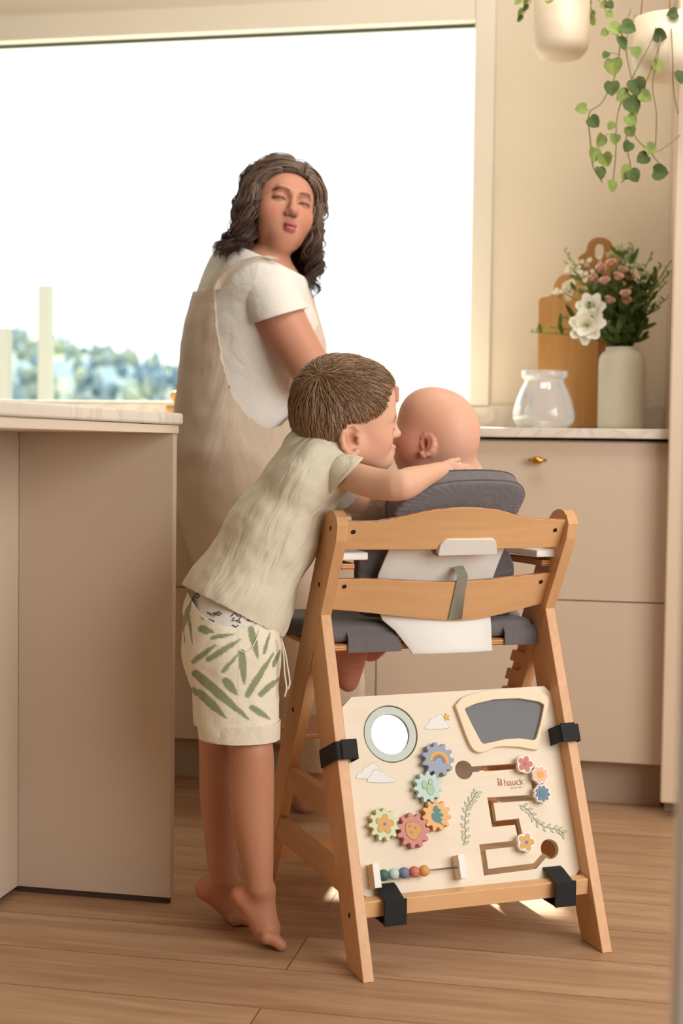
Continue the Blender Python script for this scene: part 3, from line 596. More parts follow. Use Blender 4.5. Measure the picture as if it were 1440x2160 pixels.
# ---------------------------------------------------------------- smooth bodies: implicit shapes meshed as one continuous surface
def rc(a, b, ra, rb, k=.012, op='u'):               # tapered limb from a to b
    return ('rc', np.array(a, float), np.array(b, float), float(ra), float(rb), k, op)
def el(c, r, axes=None, k=.012, op='u'):            # ellipsoid; axes = rows of local directions
    R = np.eye(3) if axes is None else np.array([unit(a) for a in axes]); r = np.array(r if hasattr(r, '__len__') else (r, r, r), float)
    return ('el', np.array(c, float), R, r, k, op)
def ec(a, b, ra, rb, side, k=.02, op='u'):          # tapered trunk with elliptical sections; ra = (half width along side, half depth)
    return ('ec', np.array(a, float), np.array(b, float), ra, rb, unit(side), k, op)
def prim_d(p, X):
    if p[0] == 'ch':
        P, R = p[1], p[2]; d = None
        for i in range(len(P)-1):
            a, ba = P[i], P[i+1]-P[i]; t = np.clip(((X-a) @ ba)/(ba @ ba+1e-12), 0, 1); q = np.linalg.norm(X-a-t[:, None]*ba, axis=1)-(R[i]+(R[i+1]-R[i])*t); d = q if d is None else np.minimum(d, q)
        return d
    if p[0] == 'rc':
        a, b, ra, rb = p[1:5]; ba = b-a; t = np.clip(((X-a) @ ba)/(ba @ ba+1e-12), 0, 1); return np.linalg.norm(X-a-t[:, None]*ba, axis=1)-(ra+(rb-ra)*t)
    if p[0] == 'el':
        c, R, r = p[1:4]; q = (X-c) @ R.T; k0 = np.linalg.norm(q/r, axis=1); k1 = np.linalg.norm(q/(r*r), axis=1); return k0*(k0-1)/np.maximum(k1, 1e-9)
    a, b, ra, rb, sd = p[1:6]; ba = b-a; L = np.linalg.norm(ba); ax = ba/L; s = unit(sd-ax*(sd @ ax)); n = np.cross(ax, s)
    q = X-a; h = q @ ax; t = np.clip(h/L, 0, 1); e = h-t*L; rx = ra[0]+(rb[0]-ra[0])*t; ry = ra[1]+(rb[1]-ra[1])*t; m = np.minimum(rx, ry)
    x, y = q @ s, q @ n; k0 = np.sqrt((x/rx)**2+(y/ry)**2+(e/m)**2)+1e-9; k1 = np.sqrt((x/rx**2)**2+(y/ry**2)**2+(e/m**2)**2)+1e-9; return k0*(k0-1)/k1
def sdf(prims, X):
    d = None
    for p in prims:
        k, op = p[-2], p[-1]; q = prim_d(p, X)
        if d is None: d = q; continue
        if op == 'u':
            h = np.maximum(k-np.abs(d-q), 0)/k; d = np.minimum(d, q)-h*h*k*.25
        else:
            q = -q; h = np.maximum(k-np.abs(d-q), 0)/k; d = np.maximum(d, q)+h*h*k*.25
    return d
def bounds(prims):
    lo, hi = [], []
    for p in prims:
        if p[-1] != 'u': continue
        if p[0] == 'rc': lo += [p[1]-p[3], p[2]-p[4]]; hi += [p[1]+p[3], p[2]+p[4]]
        elif p[0] == 'ch': lo.append((p[1]-p[2][:, None]).min(0)); hi.append((p[1]+p[2][:, None]).max(0))
        elif p[0] == 'el': r = p[3].max(); lo.append(p[1]-r); hi.append(p[1]+r)
        else: r = max(*p[3], *p[4]); lo += [p[1]-r, p[2]-r]; hi += [p[1]+r, p[2]+r]
    return np.min(lo, 0), np.max(hi, 0)
def sdf_mesh(prims, vox, disp=None, pad=.012):
    lo, hi = bounds(prims); lo -= pad+vox*2; hi += pad+vox*2; B = 4
    nb = np.ceil((hi-lo)/(vox*B)).astype(int); N = nb*B
    cc = np.stack(np.meshgrid(*[lo[i]+(np.arange(nb[i])+.5)*vox*B for i in range(3)], indexing='ij'), -1).reshape(-1, 3)
    dc = sdf(prims, cc).reshape(nb); near = np.abs(dc) < vox*B*1.6+.004
    D = np.repeat(np.repeat(np.repeat(dc, B, 0), B, 1), B, 2).astype(np.float64); mk = np.repeat(np.repeat(np.repeat(near, B, 0), B, 1), B, 2)
    ix = np.argwhere(mk); X = lo+(ix+.5)*vox; out = np.empty(len(X))
    for i in range(0, len(X), 400000): out[i:i+400000] = sdf(prims, X[i:i+400000])
    D[mk] = out
    Sg = D < 0; c = np.zeros(np.array(Sg.shape)-1, int)
    for a in (0, 1):
        for b in (0, 1):
            for e in (0, 1): c += Sg[a:a+N[0]-1, b:b+N[1]-1, e:e+N[2]-1]
    act = (c > 0) & (c < 8); idx = -np.ones(c.shape, int); cells = np.argwhere(act); idx[act] = np.arange(len(cells))
    P = np.zeros((len(cells), 3)); cnt = np.zeros(len(cells))
    cor = [(a, b, e) for a in (0, 1) for b in (0, 1) for e in (0, 1)]
    for i, p in enumerate(cor):
        for q in cor[i+1:]:
            if sum(abs(x-y) for x, y in zip(p, q)) != 1: continue
            d0 = D[cells[:, 0]+p[0], cells[:, 1]+p[1], cells[:, 2]+p[2]]; d1 = D[cells[:, 0]+q[0], cells[:, 1]+q[1], cells[:, 2]+q[2]]
            m = (d0 < 0) != (d1 < 0); t = np.where(m, d0/(d0-d1+1e-15), 0); pt = np.array(p)+t[:, None]*(np.array(q)-np.array(p)); P[m] += pt[m]; cnt[m] += 1
    P = lo+(cells+.5+P/cnt[:, None])*vox; F = []
    for ax in range(3):
        o1, o2 = [(1, 2), (2, 0), (0, 1)][ax]; sh = [slice(0, N[i]-1) if i != ax else slice(0, N[i]-1) for i in range(3)]
        A = Sg; s0 = [slice(None)]*3; s1 = [slice(None)]*3; s0[ax] = slice(0, -1); s1[ax] = slice(1, None)
        ch = A[tuple(s0)] != A[tuple(s1)]; e = np.argwhere(ch); e = e[(e[:, o1] > 0) & (e[:, o2] > 0) & (e[:, o1] < N[o1]-1) & (e[:, o2] < N[o2]-1) & (e[:, ax] < N[ax]-1)]
        inside = Sg[e[:, 0], e[:, 1], e[:, 2]]
        def cid(d1, d2):
            q = e.copy(); q[:, o1] += d1; q[:, o2] += d2; return idx[q[:, 0], q[:, 1], q[:, 2]]
        Q = np.stack([cid(-1, -1), cid(0, -1), cid(0, 0), cid(-1, 0)], 1); Q[~inside] = Q[~inside][:, ::-1]; F.append(Q)
    F = np.concatenate(F); F = F[(F >= 0).all(1)]
    def grad(P, h=vox*.5):
        g = np.stack([sdf(prims, P+np.eye(3)[i]*h)-sdf(prims, P-np.eye(3)[i]*h) for i in range(3)], 1)/(2*h); return g
    for _ in range(2):
        g = grad(P); n2 = (g*g).sum(1); P = P-g*np.clip(sdf(prims, P)/np.maximum(n2, .2), -vox, vox)[:, None]
    Nn = grad(P); Nn /= np.linalg.norm(Nn, axis=1)[:, None]+1e-9
    if disp is not None: P = P+Nn*disp(P, Nn)[:, None]
    return P, F, Nn
def set_col(o, cols):
    me = o.data; a = me.color_attributes.new('Col', 'FLOAT_COLOR', 'POINT'); c = np.ones((len(me.vertices), 4), np.float32); c[:, :3] = cols; a.data.foreach_set('color', c.ravel())
def build(name, prims, vox, m_, parent=None, disp=None, col=None, cut=None, thick=0, smooth=0, label=None, hole=None):
    P, F, Nn = sdf_mesh(prims, vox, disp)
    if cut is not None or hole is not None:
        keep = np.ones(len(P), bool)
        sd = np.full(len(P), 1e9)
        for (c, n) in (cut or []): sd = np.minimum(sd, (P-np.array(c)) @ unit(n))
        if hole is not None: sd = np.minimum(sd, hole(P))
        # pull the border vertices onto the cutting surface, drop what lies beyond
        keep = sd > 0; fk = keep[F].any(1); used = np.zeros(len(P), bool); used[F[fk]] = True; rim = used & ~keep
        if cut is not None and rim.any():
            for (c, n) in cut:
                n = unit(n); s_ = (P-np.array(c)) @ n; m2 = rim & (s_ < 0) & (s_ > -3*vox); P[m2] -= s_[m2][:, None]*n
        if hole is not None and rim.any():
            R_ = P[rim]
            for _ in range(3):
                h = vox*.4; s_ = hole(R_); gr = np.stack([(hole(R_+np.eye(3)[i]*h)-hole(R_-np.eye(3)[i]*h)) for i in range(3)], 1)/(2*h); nn = Nn[rim]; gr = gr-nn*(gr*nn).sum(1)[:, None]; n2 = (gr*gr).sum(1)
                st_ = np.where(s_ < 0, -s_/np.maximum(n2, .05), 0); mv = gr*st_[:, None]; l = np.linalg.norm(mv, axis=1); mv *= np.minimum(1, vox*1.5/np.maximum(l, 1e-9))[:, None]; R_ = R_+mv
            P[rim] = R_
        F = F[fk]; mp = -np.ones(len(P), int); mp[used] = np.arange(used.sum()); P = P[used]; Nn = Nn[used]; F = mp[F]
    me = bpy.data.meshes.new(name); me.from_pydata(P.tolist(), [], F.tolist()); me.update()
    o = bpy.data.objects.new(name, me); COL.objects.link(o); me.materials.append(m_); me.polygons.foreach_set('use_smooth', [True]*len(me.polygons))
    if col is not None: set_col(o, col(P, Nn))
    if smooth: q = o.modifiers.new('s', 'SMOOTH'); q.factor = .5; q.iterations = smooth
    if thick: q = o.modifiers.new('t', 'SOLIDIFY'); q.thickness = thick; q.offset = -1
    if label: o['label'] = label
    return place(o, parent)
def px3(pts): return [dep(*p) for p in pts]
def m2p(rpx, d): return rpx*d/FPX                   # size seen as so many pixels at that distance
def L3(x, y, d, r): return (dep(x, y, d), m2p(r, d))
def chain(pts, k=.012):                              # pts = (x px, y px, distance, radius px)
    q = [L3(*p) for p in pts]; S_ = np.array(smooth_path([(*a, r) for a, r in q], 3)) if len(q) > 2 else np.array([(*a, r) for a, r in q])
    return [('ch', S_[:, :3], S_[:, 3], k, 'u')]
def fbm(P, s, seed=0, st=None):
    Q = np.array(P)*s+seed*7.3; 
    return np.array([noise.noise(Vector(q)) for q in Q])
def gauss(P, c, r): return np.exp(-(((P-np.array(c))/np.array(r))**2).sum(1) if not np.isscalar(r) else -((P-np.array(c))**2).sum(1)/(r*r))
def mixc(c, t, col): return c*(1-t[:, None])+np.array(col)*t[:, None]
class Pic:                                          # picture-aligned frame at a distance: right, up, away
    def __init__(s, x, y, d): s.c = dep(x, y, d); s.r = CR; s.u = CU; s.f = CF; s.k = d/FPX
    def __call__(s, x, y, z=0): return s.c+(s.r*x-s.u*y)*s.k+s.f*z*s.k     # offsets in picture pixels at that distance, y down, z away
# ---------------------------------------------------------------- seat cushions
gf = fabric('grey_quilt', (112, 106, 108), 900, .8, .35, 22, .2, .25)
gp = mat('grey_piping', (84, 80, 84), .8)
bc = empty('back_cushion', C3(.27, .21, .64), 'dark grey padded cushion standing above the top rail behind the baby', 'cushion')
nq_ = unit(V_+.547*Z_)
def padblob(name, outline, th, vof, m_, parent, seedn, inflate=.010):
    # outline in (w, z); the pad leans with the posts and swells between its seams
    P = [A3(*p, 0) for p in outline]; L = [q[:2] for q in smooth_path(P+[P[0]], 6)][:-1]; L = np.array(L); c = L.mean(0)
    n = len(L); rows = []; K = 9
    for side in (0, 1):
        ks = range(K+1) if side == 0 else range(K, -1, -1)
        for k in ks:
            t = k/K; s = math.sin(t*math.pi/2)**.55 if t else 0; r = t
            ring = []
            for i, q in enumerate(L):
                p = c+(q-c)*(math.sin(t*math.pi/2)); edge = math.cos(t*math.pi/2)**.5 if t < 1 else 0
                zz = p[1]; v = re_(zz)+vof+th/2; off = (-1 if side == 0 else 1)*(th/2*.62+inflate*edge+th*.19*(1 if t < .97 else .0))
                if t == 1: off = (-1 if side == 0 else 1)*th*.42
                pu = .0030*math.sin(i*2.4+seedn)*(t**3)
                ring.append(C3(p[0], re_(zz)+vof, zz)+nq_*(off+th/2+pu))
            rows.append(ring)
    g = G(); g.loft(rows, True, True); o = g.make(name, m_, parent, smooth=True); q = o.modifiers.new('ss', 'SUBSURF'); q.levels = 1; q.render_levels = 1; return o, L
nq = unit(V_+.547*Z_)
def padp(x, y): q = onp(x, y, nq, (O_+V_*(.542+.030)) @ nq)-O_; return (q @ U_, q[2])
ol = [padp(*p) for p in ((836, 1135), (830, 1110), (828, 1084), (845, 1060), (872, 1042), (908, 1026), (952, 1017), (1000, 1014), (1045, 1014), (1084, 1018), (1101, 1028), (1107, 1046), (1100, 1064), (1088, 1090), (1082, 1115), (1076, 1135))]
pad, L_ = padblob('pad', ol, .038, .030, gf, bc, 1)
for off in (.002, .036):
    pts = [C3(w, re_(z)+.030, z)+nq_*off for w, z in [(L_.mean(0)+(q-L_.mean(0))*.995) for q in L_]]
    G().tube(pts+[pts[0]], .0017, 6).make('piping', gp, pad, smooth=True)
def padq(x, y): q = onp(x, y, nq, (O_+V_*(.542+.075)) @ nq)-O_; return (q @ U_, q[2])
padblob('lower_pad', [padq(*p) for p in ((770, 1150), (905, 1146), (1050, 1150), (1080, 1180), (1084, 1215), (1074, 1280), (1060, 1300), (900, 1304), (775, 1300), (756, 1280), (752, 1200), (756, 1165))], .020, .075, gf, bc, 2)
sc = empty('seat_cushion', C3(.23, .38, .513), 'dark grey quilted seat cushion under the baby with flaps over the plate edge', 'cushion')
o = G().prism([C3(w, v, .514) for w, v in [(.023, .268), (.437, .268), (.437, .345), (.474, .39), (.474, .52), (-.016, .52), (-.016, .39), (.023, .345)]], Z_*.034).make('pad', gf, sc, bevel=.014, seg=4, smooth=True)
for w0, w1, zz in ((.062, .165, .497), (.372, .455, .500)):
    G().prism([C3(w0, .2575, zz), C3(w0, .2575, .524), C3(w0, .268, .5345), C3(w0, .30, .5365), C3(w0, .30, .533), C3(w0, .271, .531), C3(w0, .261, .523), C3(w0, .261, zz)], U_*(w1-w0)).make('flap', gf, sc, bevel=.001)
# ---------------------------------------------------------------- hair strands that follow a body's surface
def strands(name, prims, center, roots, flow, m_, parent, steps=7, step=.009, off=(.001, .004), rad=.0006, base=(140, 105, 78), var=.3, seedv=1, jitter=.25, tip=.3, free=None, sides=3, wave=0, stop=None):
    rnd = np.random.default_rng(seedv); P = roots.copy(); n = len(P); path = [P.copy()]
    offs = off[0]+(off[1]-off[0])*rnd.random(n); jit = rnd.normal(size=(n, 3))*jitter; ph = rnd.random(n)*6.28; stl = step*(.7+.6*rnd.random(n))
    rnd_stop = rnd.random(n)*1.5
    for s in range(steps):
        t = (s+1)/steps; h = .0015
        g = np.stack([sdf(prims, P+np.eye(3)[i]*h)-sdf(prims, P-np.eye(3)[i]*h) for i in range(3)], 1)/(2*h); g /= np.linalg.norm(g, axis=1)[:, None]+1e-9
        f = flow(P, t)+jit; 
        if wave: f = f+np.cross(f, g)*np.sin(ph+t*wave)[:, None]*.6
        fr = free(P) if free is not None else np.zeros(n)
        ft = f-g*(f*g).sum(1)[:, None]*(1-fr)[:, None]; ft /= np.linalg.norm(ft, axis=1)[:, None]+1e-9
        if stop is not None: stl = stl*np.clip(.02+stop(P)/.004+rnd_stop, 0, 1)
        P = P+ft*stl[:, None]; d = sdf(prims, P); pull = np.where(fr > .5, np.minimum(d-offs, 0), d-offs*(.4+.8*t)); P = P-g*pull[:, None]; path.append(P.copy())
    path = np.array(path)                                     # steps+1, n, 3
    R = rad*(1-(1-tip)*np.linspace(0, 1, steps+1)**1.5); V = np.zeros((n, steps+1, sides, 3))
    for s in range(steps+1):
        a = path[min(s+1, steps)]-path[max(s-1, 0)]; a /= np.linalg.norm(a, axis=1)[:, None]+1e-9; b = np.cross(a, [.3, .5, .81]); b /= np.linalg.norm(b, axis=1)[:, None]+1e-9; c = np.cross(a, b)
        for j in range(sides):
            q = 2*math.pi*j/sides; V[:, s, j] = path[s]+(b*math.cos(q)+c*math.sin(q))*R[s]
    F = []; base_i = np.arange(n)[:, None]*((steps+1)*sides)
    for s in range(steps):
        for j in range(sides):
            k = (j+1) % sides; F.append(base_i+np.array([[s*sides+j, s*sides+k, (s+1)*sides+k, (s+1)*sides+j]]))
    F = np.concatenate(F); me = bpy.data.meshes.new(name); me.from_pydata(V.reshape(-1, 3).tolist(), [], F.tolist()); o = bpy.data.objects.new(name, me); COL.objects.link(o); me.materials.append(m_)
    me.polygons.foreach_set('use_smooth', [True]*len(me.polygons))
    k = 1+var*(rnd.random(n)-.5)*2; cols = np.array(s2l(base))[None]*k[:, None]; set_col(o, np.repeat(cols, (steps+1)*sides, 0)); return place(o, parent)
def surf_samples(P, n, keep, seedv=1):
    rnd = np.random.default_rng(seedv); Q = P[keep]; return Q[rnd.integers(0, len(Q), n)]+rnd.normal(size=(n, 3))*.0008
def proj(P):
    q = P-CAM; z = q @ CF; return 720+FPX*(q @ CR)/z, 1080-FPX*(q @ CU)/z, z
skinm = vcol('skin', .48, .12, .06, 700, .35)
hairm = vcol('hair', .42, 0, 0, 500, .45)
def join_hair(a, b):                                  # one hair mesh: the cap and its strands
    bm = bmesh.new(); bm.from_mesh(a.data); bm.from_mesh(b.data); bm.to_mesh(a.data); bm.free(); bpy.data.objects.remove(b); return a

# ---------------------------------------------------------------- the boy, on tiptoe, kissing the baby
boy = empty('person', onp(550, 1975, (0, 0, 1), 0), 'barefoot small boy in pale shirt and leaf-print shorts on tiptoe, kissing the baby', 'person')
BH = 2.50; Hb = Pic(722, 860, BH)
ya = math.radians(14); bf = CR*math.cos(ya)+CF*math.sin(ya); bs = -CF*math.cos(ya)+CR*math.sin(ya); bu = CU
kk = BH/FPX
def hb_(x, y, z=0): return Hb.c+(bf*x-bu*y+bs*z)*kk      # forward, down, towards camera (px)
def he(x, y, z, r, k=.012, op='u', ax=None): return el(hb_(x, y, z), np.array(r if hasattr(r, '__len__') else (r, r, r))*kk, ax or (bf, bu, bs), k, op)
head = [he(-8, -14, 0, (96, 92, 80)), he(50, -20, 0, (62, 66, 66), .03), he(58, 45, 0, (50, 66, 56), .03), he(-30, 30, 0, (64, 60, 62), .03),
        he(60, 74, 22, (36, 32, 28), .02), he(60, 74, -22, (36, 32, 28), .02), rc(hb_(15, 84, 34), hb_(80, 112, 6), 24*kk, 17*kk, .02), rc(hb_(15, 84, -34), hb_(80, 112, -6), 24*kk, 17*kk, .02),
        he(90, 106, 0, (18, 15, 18), .015), rc(hb_(106, 22, 0), hb_(117, 50, 0), 6*kk, 8*kk, .012), he(119, 54, 0, (9, 8, 9), .006), he(112, 57, 8, (7, 6, 5), .006),
        he(107, 82, 0, (10, 6, 15), .008), he(104, 94, 0, (10, 6.5, 13), .008), he(104, 36, 24, (15, 12, 15), .012, 's'), he(93, 42, 24, (14, 13, 15), .008), rc(hb_(102, 18, 12), hb_(88, 20, 40), 6*kk, 6*kk, .015),
        rc(hb_(-8, 60, 0), hb_(-62, 128, -4), 44*kk, 50*kk, .03)]
ex, ey = 0, 70
ear = [he(ex-2, ey, 62, (19, 31, 9), .006)]
cpts = [(15, -20), (6, -29), (-7, -28), (-17, -16), (-19, 0), (-15, 16), (-6, 27), (5, 32), (12, 26)]
ear += [rc(hb_(ex+a[0], ey+a[1], 71 if i > 1 else 66), hb_(ex+b[0], ey+b[1], 71), 5.2*kk, 5.2*kk if i < 6 else 7*kk, .0035) for i, (a, b) in enumerate(zip(cpts[:-1], cpts[1:]))]
ear += [he(ex+5, ey-3, 77, (11, 18, 14), .004, 's'), rc(hb_(ex-9, ey-14, 72), hb_(ex-6, ey+12, 72), 3.5*kk, 3.5*kk, .004), he(ex+16, ey+3, 70, (5, 8, 6), .004)]
arm = chain([(690, 985, 2.485, 31), (755, 1010, 2.42, 33), (805, 1022, 2.39, 33), (845, 1023, 2.375, 33), (868, 1015, 2.40, 31), (895, 1004, 2.44, 24), (928, 993, 2.485, 19)], .014)
hand = [el(dep(948, 990, 2.505), (m2p(26, 2.5), m2p(18, 2.5), m2p(13, 2.5)), (CR, CU, CF), .012)]
for i, (y0, y1, ln) in enumerate(((984, 984, 1.0), (990, 992, 1.12), (996, 1000, 1.05), (1001, 1006, .85))):
    hand += [rc(dep(962, y0, 2.503), dep(962+22*ln, (y0+y1)/2, 2.515), m2p(6.5, 2.5), m2p(6, 2.5), .004), rc(dep(962+22*ln, (y0+y1)/2, 2.515), dep(962+34*ln, y1+3, 2.55), m2p(6, 2.5), m2p(5, 2.5), .003)]
hand += [rc(dep(934, 984, 2.50), dep(950, 974, 2.515), m2p(8, 2.5), m2p(6.5, 2.5), .006), rc(dep(950, 974, 2.515), dep(966, 970, 2.53), m2p(6.5, 2.5), m2p(5.5, 2.5), .003)]
arm2 = chain([(690, 1000, 2.60, 38), (728, 1050, 2.66, 30), (775, 1062, 2.74, 26), (840, 1040, 2.80, 19), (875, 1020, 2.80, 17)], .014)
h2 = [el(dep(888, 1016, 2.80), (.02, .011, .016), (CR, CU, CF), .01)]+[rc(dep(896, 1008+6*i, 2.80), dep(924, 1006+7*i, 2.77), .0052, .0045, .003) for i in range(4)]+[rc(dep(884, 1008, 2.79), dep(896, 996, 2.77), .006, .005, .004)]
tor = [ec(dep(662, 985, 2.52), dep(588, 1120, 2.52), (.095, .050), (.088, .055), CF, .03), ec(dep(588, 1120, 2.52), dep(498, 1290, 2.52), (.088, .055), (.085, .065), CF, .03)]
legs = chain([(512, 1350, 2.47, 62), (520, 1520, 2.455, 50), (531, 1590, 2.445, 46), (530, 1670, 2.45, 48), (535, 1750, 2.45, 42), (543, 1820, 2.45, 34), (546, 1866, 2.45, 28)], .02)
legs += chain([(478, 1350, 2.57, 64), (466, 1520, 2.57, 50), (462, 1590, 2.57, 42), (461, 1670, 2.575, 40), (463, 1750, 2.575, 34), (467, 1815, 2.575, 31), (472, 1846, 2.575, 28)], .02)
def foot(heel, ank, ball, toe, d, tx):               # picture points of heel, ankle, ball and toe line
    f = [rc(dep(*heel[:2], d), dep(*ball[:2], d), m2p(heel[2], d), m2p(ball[2], d), .014), rc(dep(*ank[:2], d), dep(*ball[:2], d), m2p(ank[2], d), m2p(ball[2]-1, d), .018), rc(dep(*ank[:2], d), dep(*heel[:2], d), m2p(ank[2]-6, d), m2p(heel[2]-2, d), .014)]
    for i in range(5):
        s = (i-2)*.0125; ln = (1, .93, .86, .78, .68)[i]; r = (.0105, .0078, .0072, .0068, .0062)[i]; a = dep(ball[0]+2, ball[1]+6, d)+(-CF)*s*-1; b = dep(ball[0]+(toe[0]-ball[0])*ln, toe[1], d)+CF*s
        a[2] = max(a[2], r+.002); b[2] = r; mid = (a+b)/2; mid[2] += .003; f += [rc(a, mid, r*1.15, r, .006), rc(mid, b, r, r*.92, .003)]
    return f
legs += foot((508, 1888, 19), (553, 1880, 26), (562, 1962, 25), (594, 1984), 2.462, 0)
legs += foot((436, 1874, 22), (478, 1862, 27), (497, 1925, 22), (524, 1941), 2.585, 0)
bprims = head+ear+arm+hand+arm2+h2+tor+legs
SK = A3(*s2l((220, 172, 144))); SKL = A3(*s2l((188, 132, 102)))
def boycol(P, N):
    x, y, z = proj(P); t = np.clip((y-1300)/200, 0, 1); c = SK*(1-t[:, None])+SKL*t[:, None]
    c = mixc(c, .35*gauss(P, hb_(64, 70, 50), .022), s2l((222, 128, 108))); c = mixc(c, .5*np.clip(gauss(P, hb_(ex, ey, 74), .018), 0, 1), s2l((226, 130, 104)))
    c = mixc(c, .75*np.clip(gauss(P, hb_(ex+6, ey-3, 66), .0085), 0, 1), s2l((120, 52, 38)))  # shade of the ear hollow painted into the skin colour
    lip = np.clip(gauss(P, hb_(114, 88, 0), .011)*1.3, 0, 1)*.8; c = mixc(c, lip, s2l((190, 100, 96)))
    # closed eye: lash line, and the brow
    q = (P-Hb.c); a, b, s_ = q @ bf/kk, -(q @ bu)/kk, np.abs(q @ bs)/kk
    lash = np.exp(-((b-(47-.012*(s_-24)**2))/1.9)**2)*((s_ > 9) & (s_ < 38) & (a > 70)); c = mixc(c, np.clip(lash, 0, .9), s2l((96, 62, 48)))
    brow = np.exp(-((b-(19+.006*(s_-26)**2))/3.2)**2)*((s_ > 8) & (s_ < 42) & (a > 70)); c = mixc(c, np.clip(brow, 0, .45), s2l((150, 104, 72)))
    heel = np.clip(gauss(P, dep(505, 1888, 2.46), .03)+gauss(P, dep(432, 1876, 2.58), .03), 0, 1); c = mixc(c, .45*heel, s2l((206, 118, 92))); return c
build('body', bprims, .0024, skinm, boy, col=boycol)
# hair
hair_sdf = head[:4]
def bl(P): q = P-Hb.c; return q @ bf/kk, -(q @ bu)/kk, (q @ bs)/kk
def hairline(P):                                      # >0 where hair grows
    a, b, s_ = bl(P); lim = np.interp(b, [-200, -80, -58, -40, -20, 0, 18, 30, 34, 60, 100], [130, 118, 102, 88, 78, 74, 56, 30, -10, -28, -36])
    low = 104-np.clip((a+40)*.1, 0, 10); return np.minimum((lim-a), (low-b))*kk
capP = [el(hb_(-8, -14, 0), A3(101, 97, 85)*kk, (bf, bu, bs), .012), he(48, -20, 0, (67, 70, 71), .03), he(-30, 30, 0, (69, 64, 67), .03)]
hcol = lambda P, N: np.tile(A3(*s2l((112, 82, 60))), (len(P), 1))*(1+.2*fbm(P, 300)[:, None])
capo = build('hair', capP, .0035, hairm, boy, col=hcol, hole=hairline)
cp = np.array([v.co[:] for v in capo.data.vertices]); whorl = hb_(-66, -62, 55)
keep = hairline(cp) > .001
def bflow(P, t):
    v = P-whorl; v /= np.linalg.norm(v, axis=1)[:, None]+1e-6; a, b, s_ = bl(P); front = np.clip((a+20)/60, 0, 1)*np.clip((20-b)/60, 0, 1)
    return v*1.0+np.outer(.25+.5*np.clip(b/60+.4, 0, 1), -bu)+np.outer(front*.6, bf)
st1 = strands('hair_strands', capP, Hb.c, surf_samples(cp, 5200, keep, 3), bflow, hairm, boy, steps=6, step=.0062, off=(.0008, .0045), rad=.0008, base=(160, 126, 94), var=.42, seedv=5, jitter=.24, stop=hairline)
join_hair(capo, st1)

# clothes of the boy
shirt_m = fabric('boy_shirt_cotton', (216, 208, 186), 700, .9, .9, 20, .2, .3, unit(-.55*CR-.83*CU))
def foldfn(ax, amp, s1=18, s2=40):
    ax = unit(ax)
    def f(P, N):
        Q = P-np.outer(P @ ax, ax)*.7; return amp*(np.array([noise.noise(Vector(q)*s1) for q in Q])+.35*np.array([noise.noise(Vector(q)*s2+Vector((5, 2, 1))) for q in P]))
    return f
taxis = unit(-.512*CR-.859*CU)
hl = [L3(668, 985, 2.52, 0)[0]]
sp_ = [ec(dep(660, 975, 2.52), dep(640, 1020, 2.52), (.098, .052), (.105, .064), CF, .03), ec(dep(640, 1020, 2.52), dep(578, 1125, 2.52), (.105, .064), (.103, .079), CF, .03),
       ec(dep(578, 1125, 2.52), dep(498, 1275, 2.52), (.103, .079), (.112, .092), CF, .03), ec(dep(498, 1275, 2.52), dep(462, 1345, 2.52), (.112, .092), (.115, .094), CF, .03),
       rc(dep(668, 940, 2.51), dep(690, 905, 2.505), m2p(52, 2.5), m2p(40, 2.5), .04), rc(dep(690, 978, 2.475), dep(715, 992, 2.46), m2p(46, 2.48), m2p(40, 2.46), .04), rc(dep(690, 1000, 2.58), dep(705, 1025, 2.62), m2p(46, 2.6), m2p(38, 2.62), .03)]
hemn = unit(.46*CR+.88*CU+.10*CF); cuffn = unit(-(CR*.73-CU*.68))
def shirt_keep(P):
    a = (P-dep(493, 1291, 2.52)) @ hemn
    return np.minimum(a, (P-dep(676, 898, 2.505)) @ unit(-(CR*.60+CU*.80))+.030)
build('shirt', sp_, .0042, shirt_m, boy, disp=foldfn(unit(CR*.8+CU*.5), .0060, 17, 44), hole=shirt_keep, thick=.0016, smooth=2)
build('sleeve', [rc(dep(672, 976, 2.49), dep(735, 1008, 2.445), m2p(46, 2.48), m2p(43, 2.44), .03), rc(dep(735, 1008, 2.445), dep(800, 1032, 2.41), m2p(45, 2.44), m2p(52, 2.41), .02)], .0036, shirt_m, boy, disp=foldfn(CR, .003, 26, 60), hole=lambda P: (P-dep(731, 1004, 2.44)) @ cuffn, thick=.0018, smooth=2)
cn2 = unit(-(CR*.60-CU*.70+CF*.4))
build('sleeve', [rc(dep(690, 1000, 2.58), dep(728, 1050, 2.65), m2p(44, 2.58), m2p(37, 2.65), .03), rc(dep(728, 1050, 2.65), dep(760, 1085, 2.71), m2p(37, 2.65), m2p(37, 2.71), .02)], .004, shirt_m, boy, disp=foldfn(CR, .003, 26, 60), hole=lambda P: (P-dep(728, 1050, 2.65)) @ cn2, thick=.0018, smooth=1)
und = mat('undershirt', (228, 222, 216), .9)
def under_keep(P):
    x, y, z = proj(P); lo = np.interp(x, [385, 405, 420, 440, 470, 520, 560, 600], [1240, 1275, 1298, 1313, 1325, 1328, 1316, 1300]); return np.minimum((lo-y), (y-1180))/3000*2.5
uo = build('undershirt', [ec(dep(512, 1240, 2.515), dep(484, 1345, 2.51), (.104, .078), (.1095, .0865), CF, .03)], .004, und, boy, hole=under_keep, thick=.001, smooth=1, disp=foldfn(CU, .0015, 30, 60))
ink = mat('black_print', (60, 56, 54), .8)
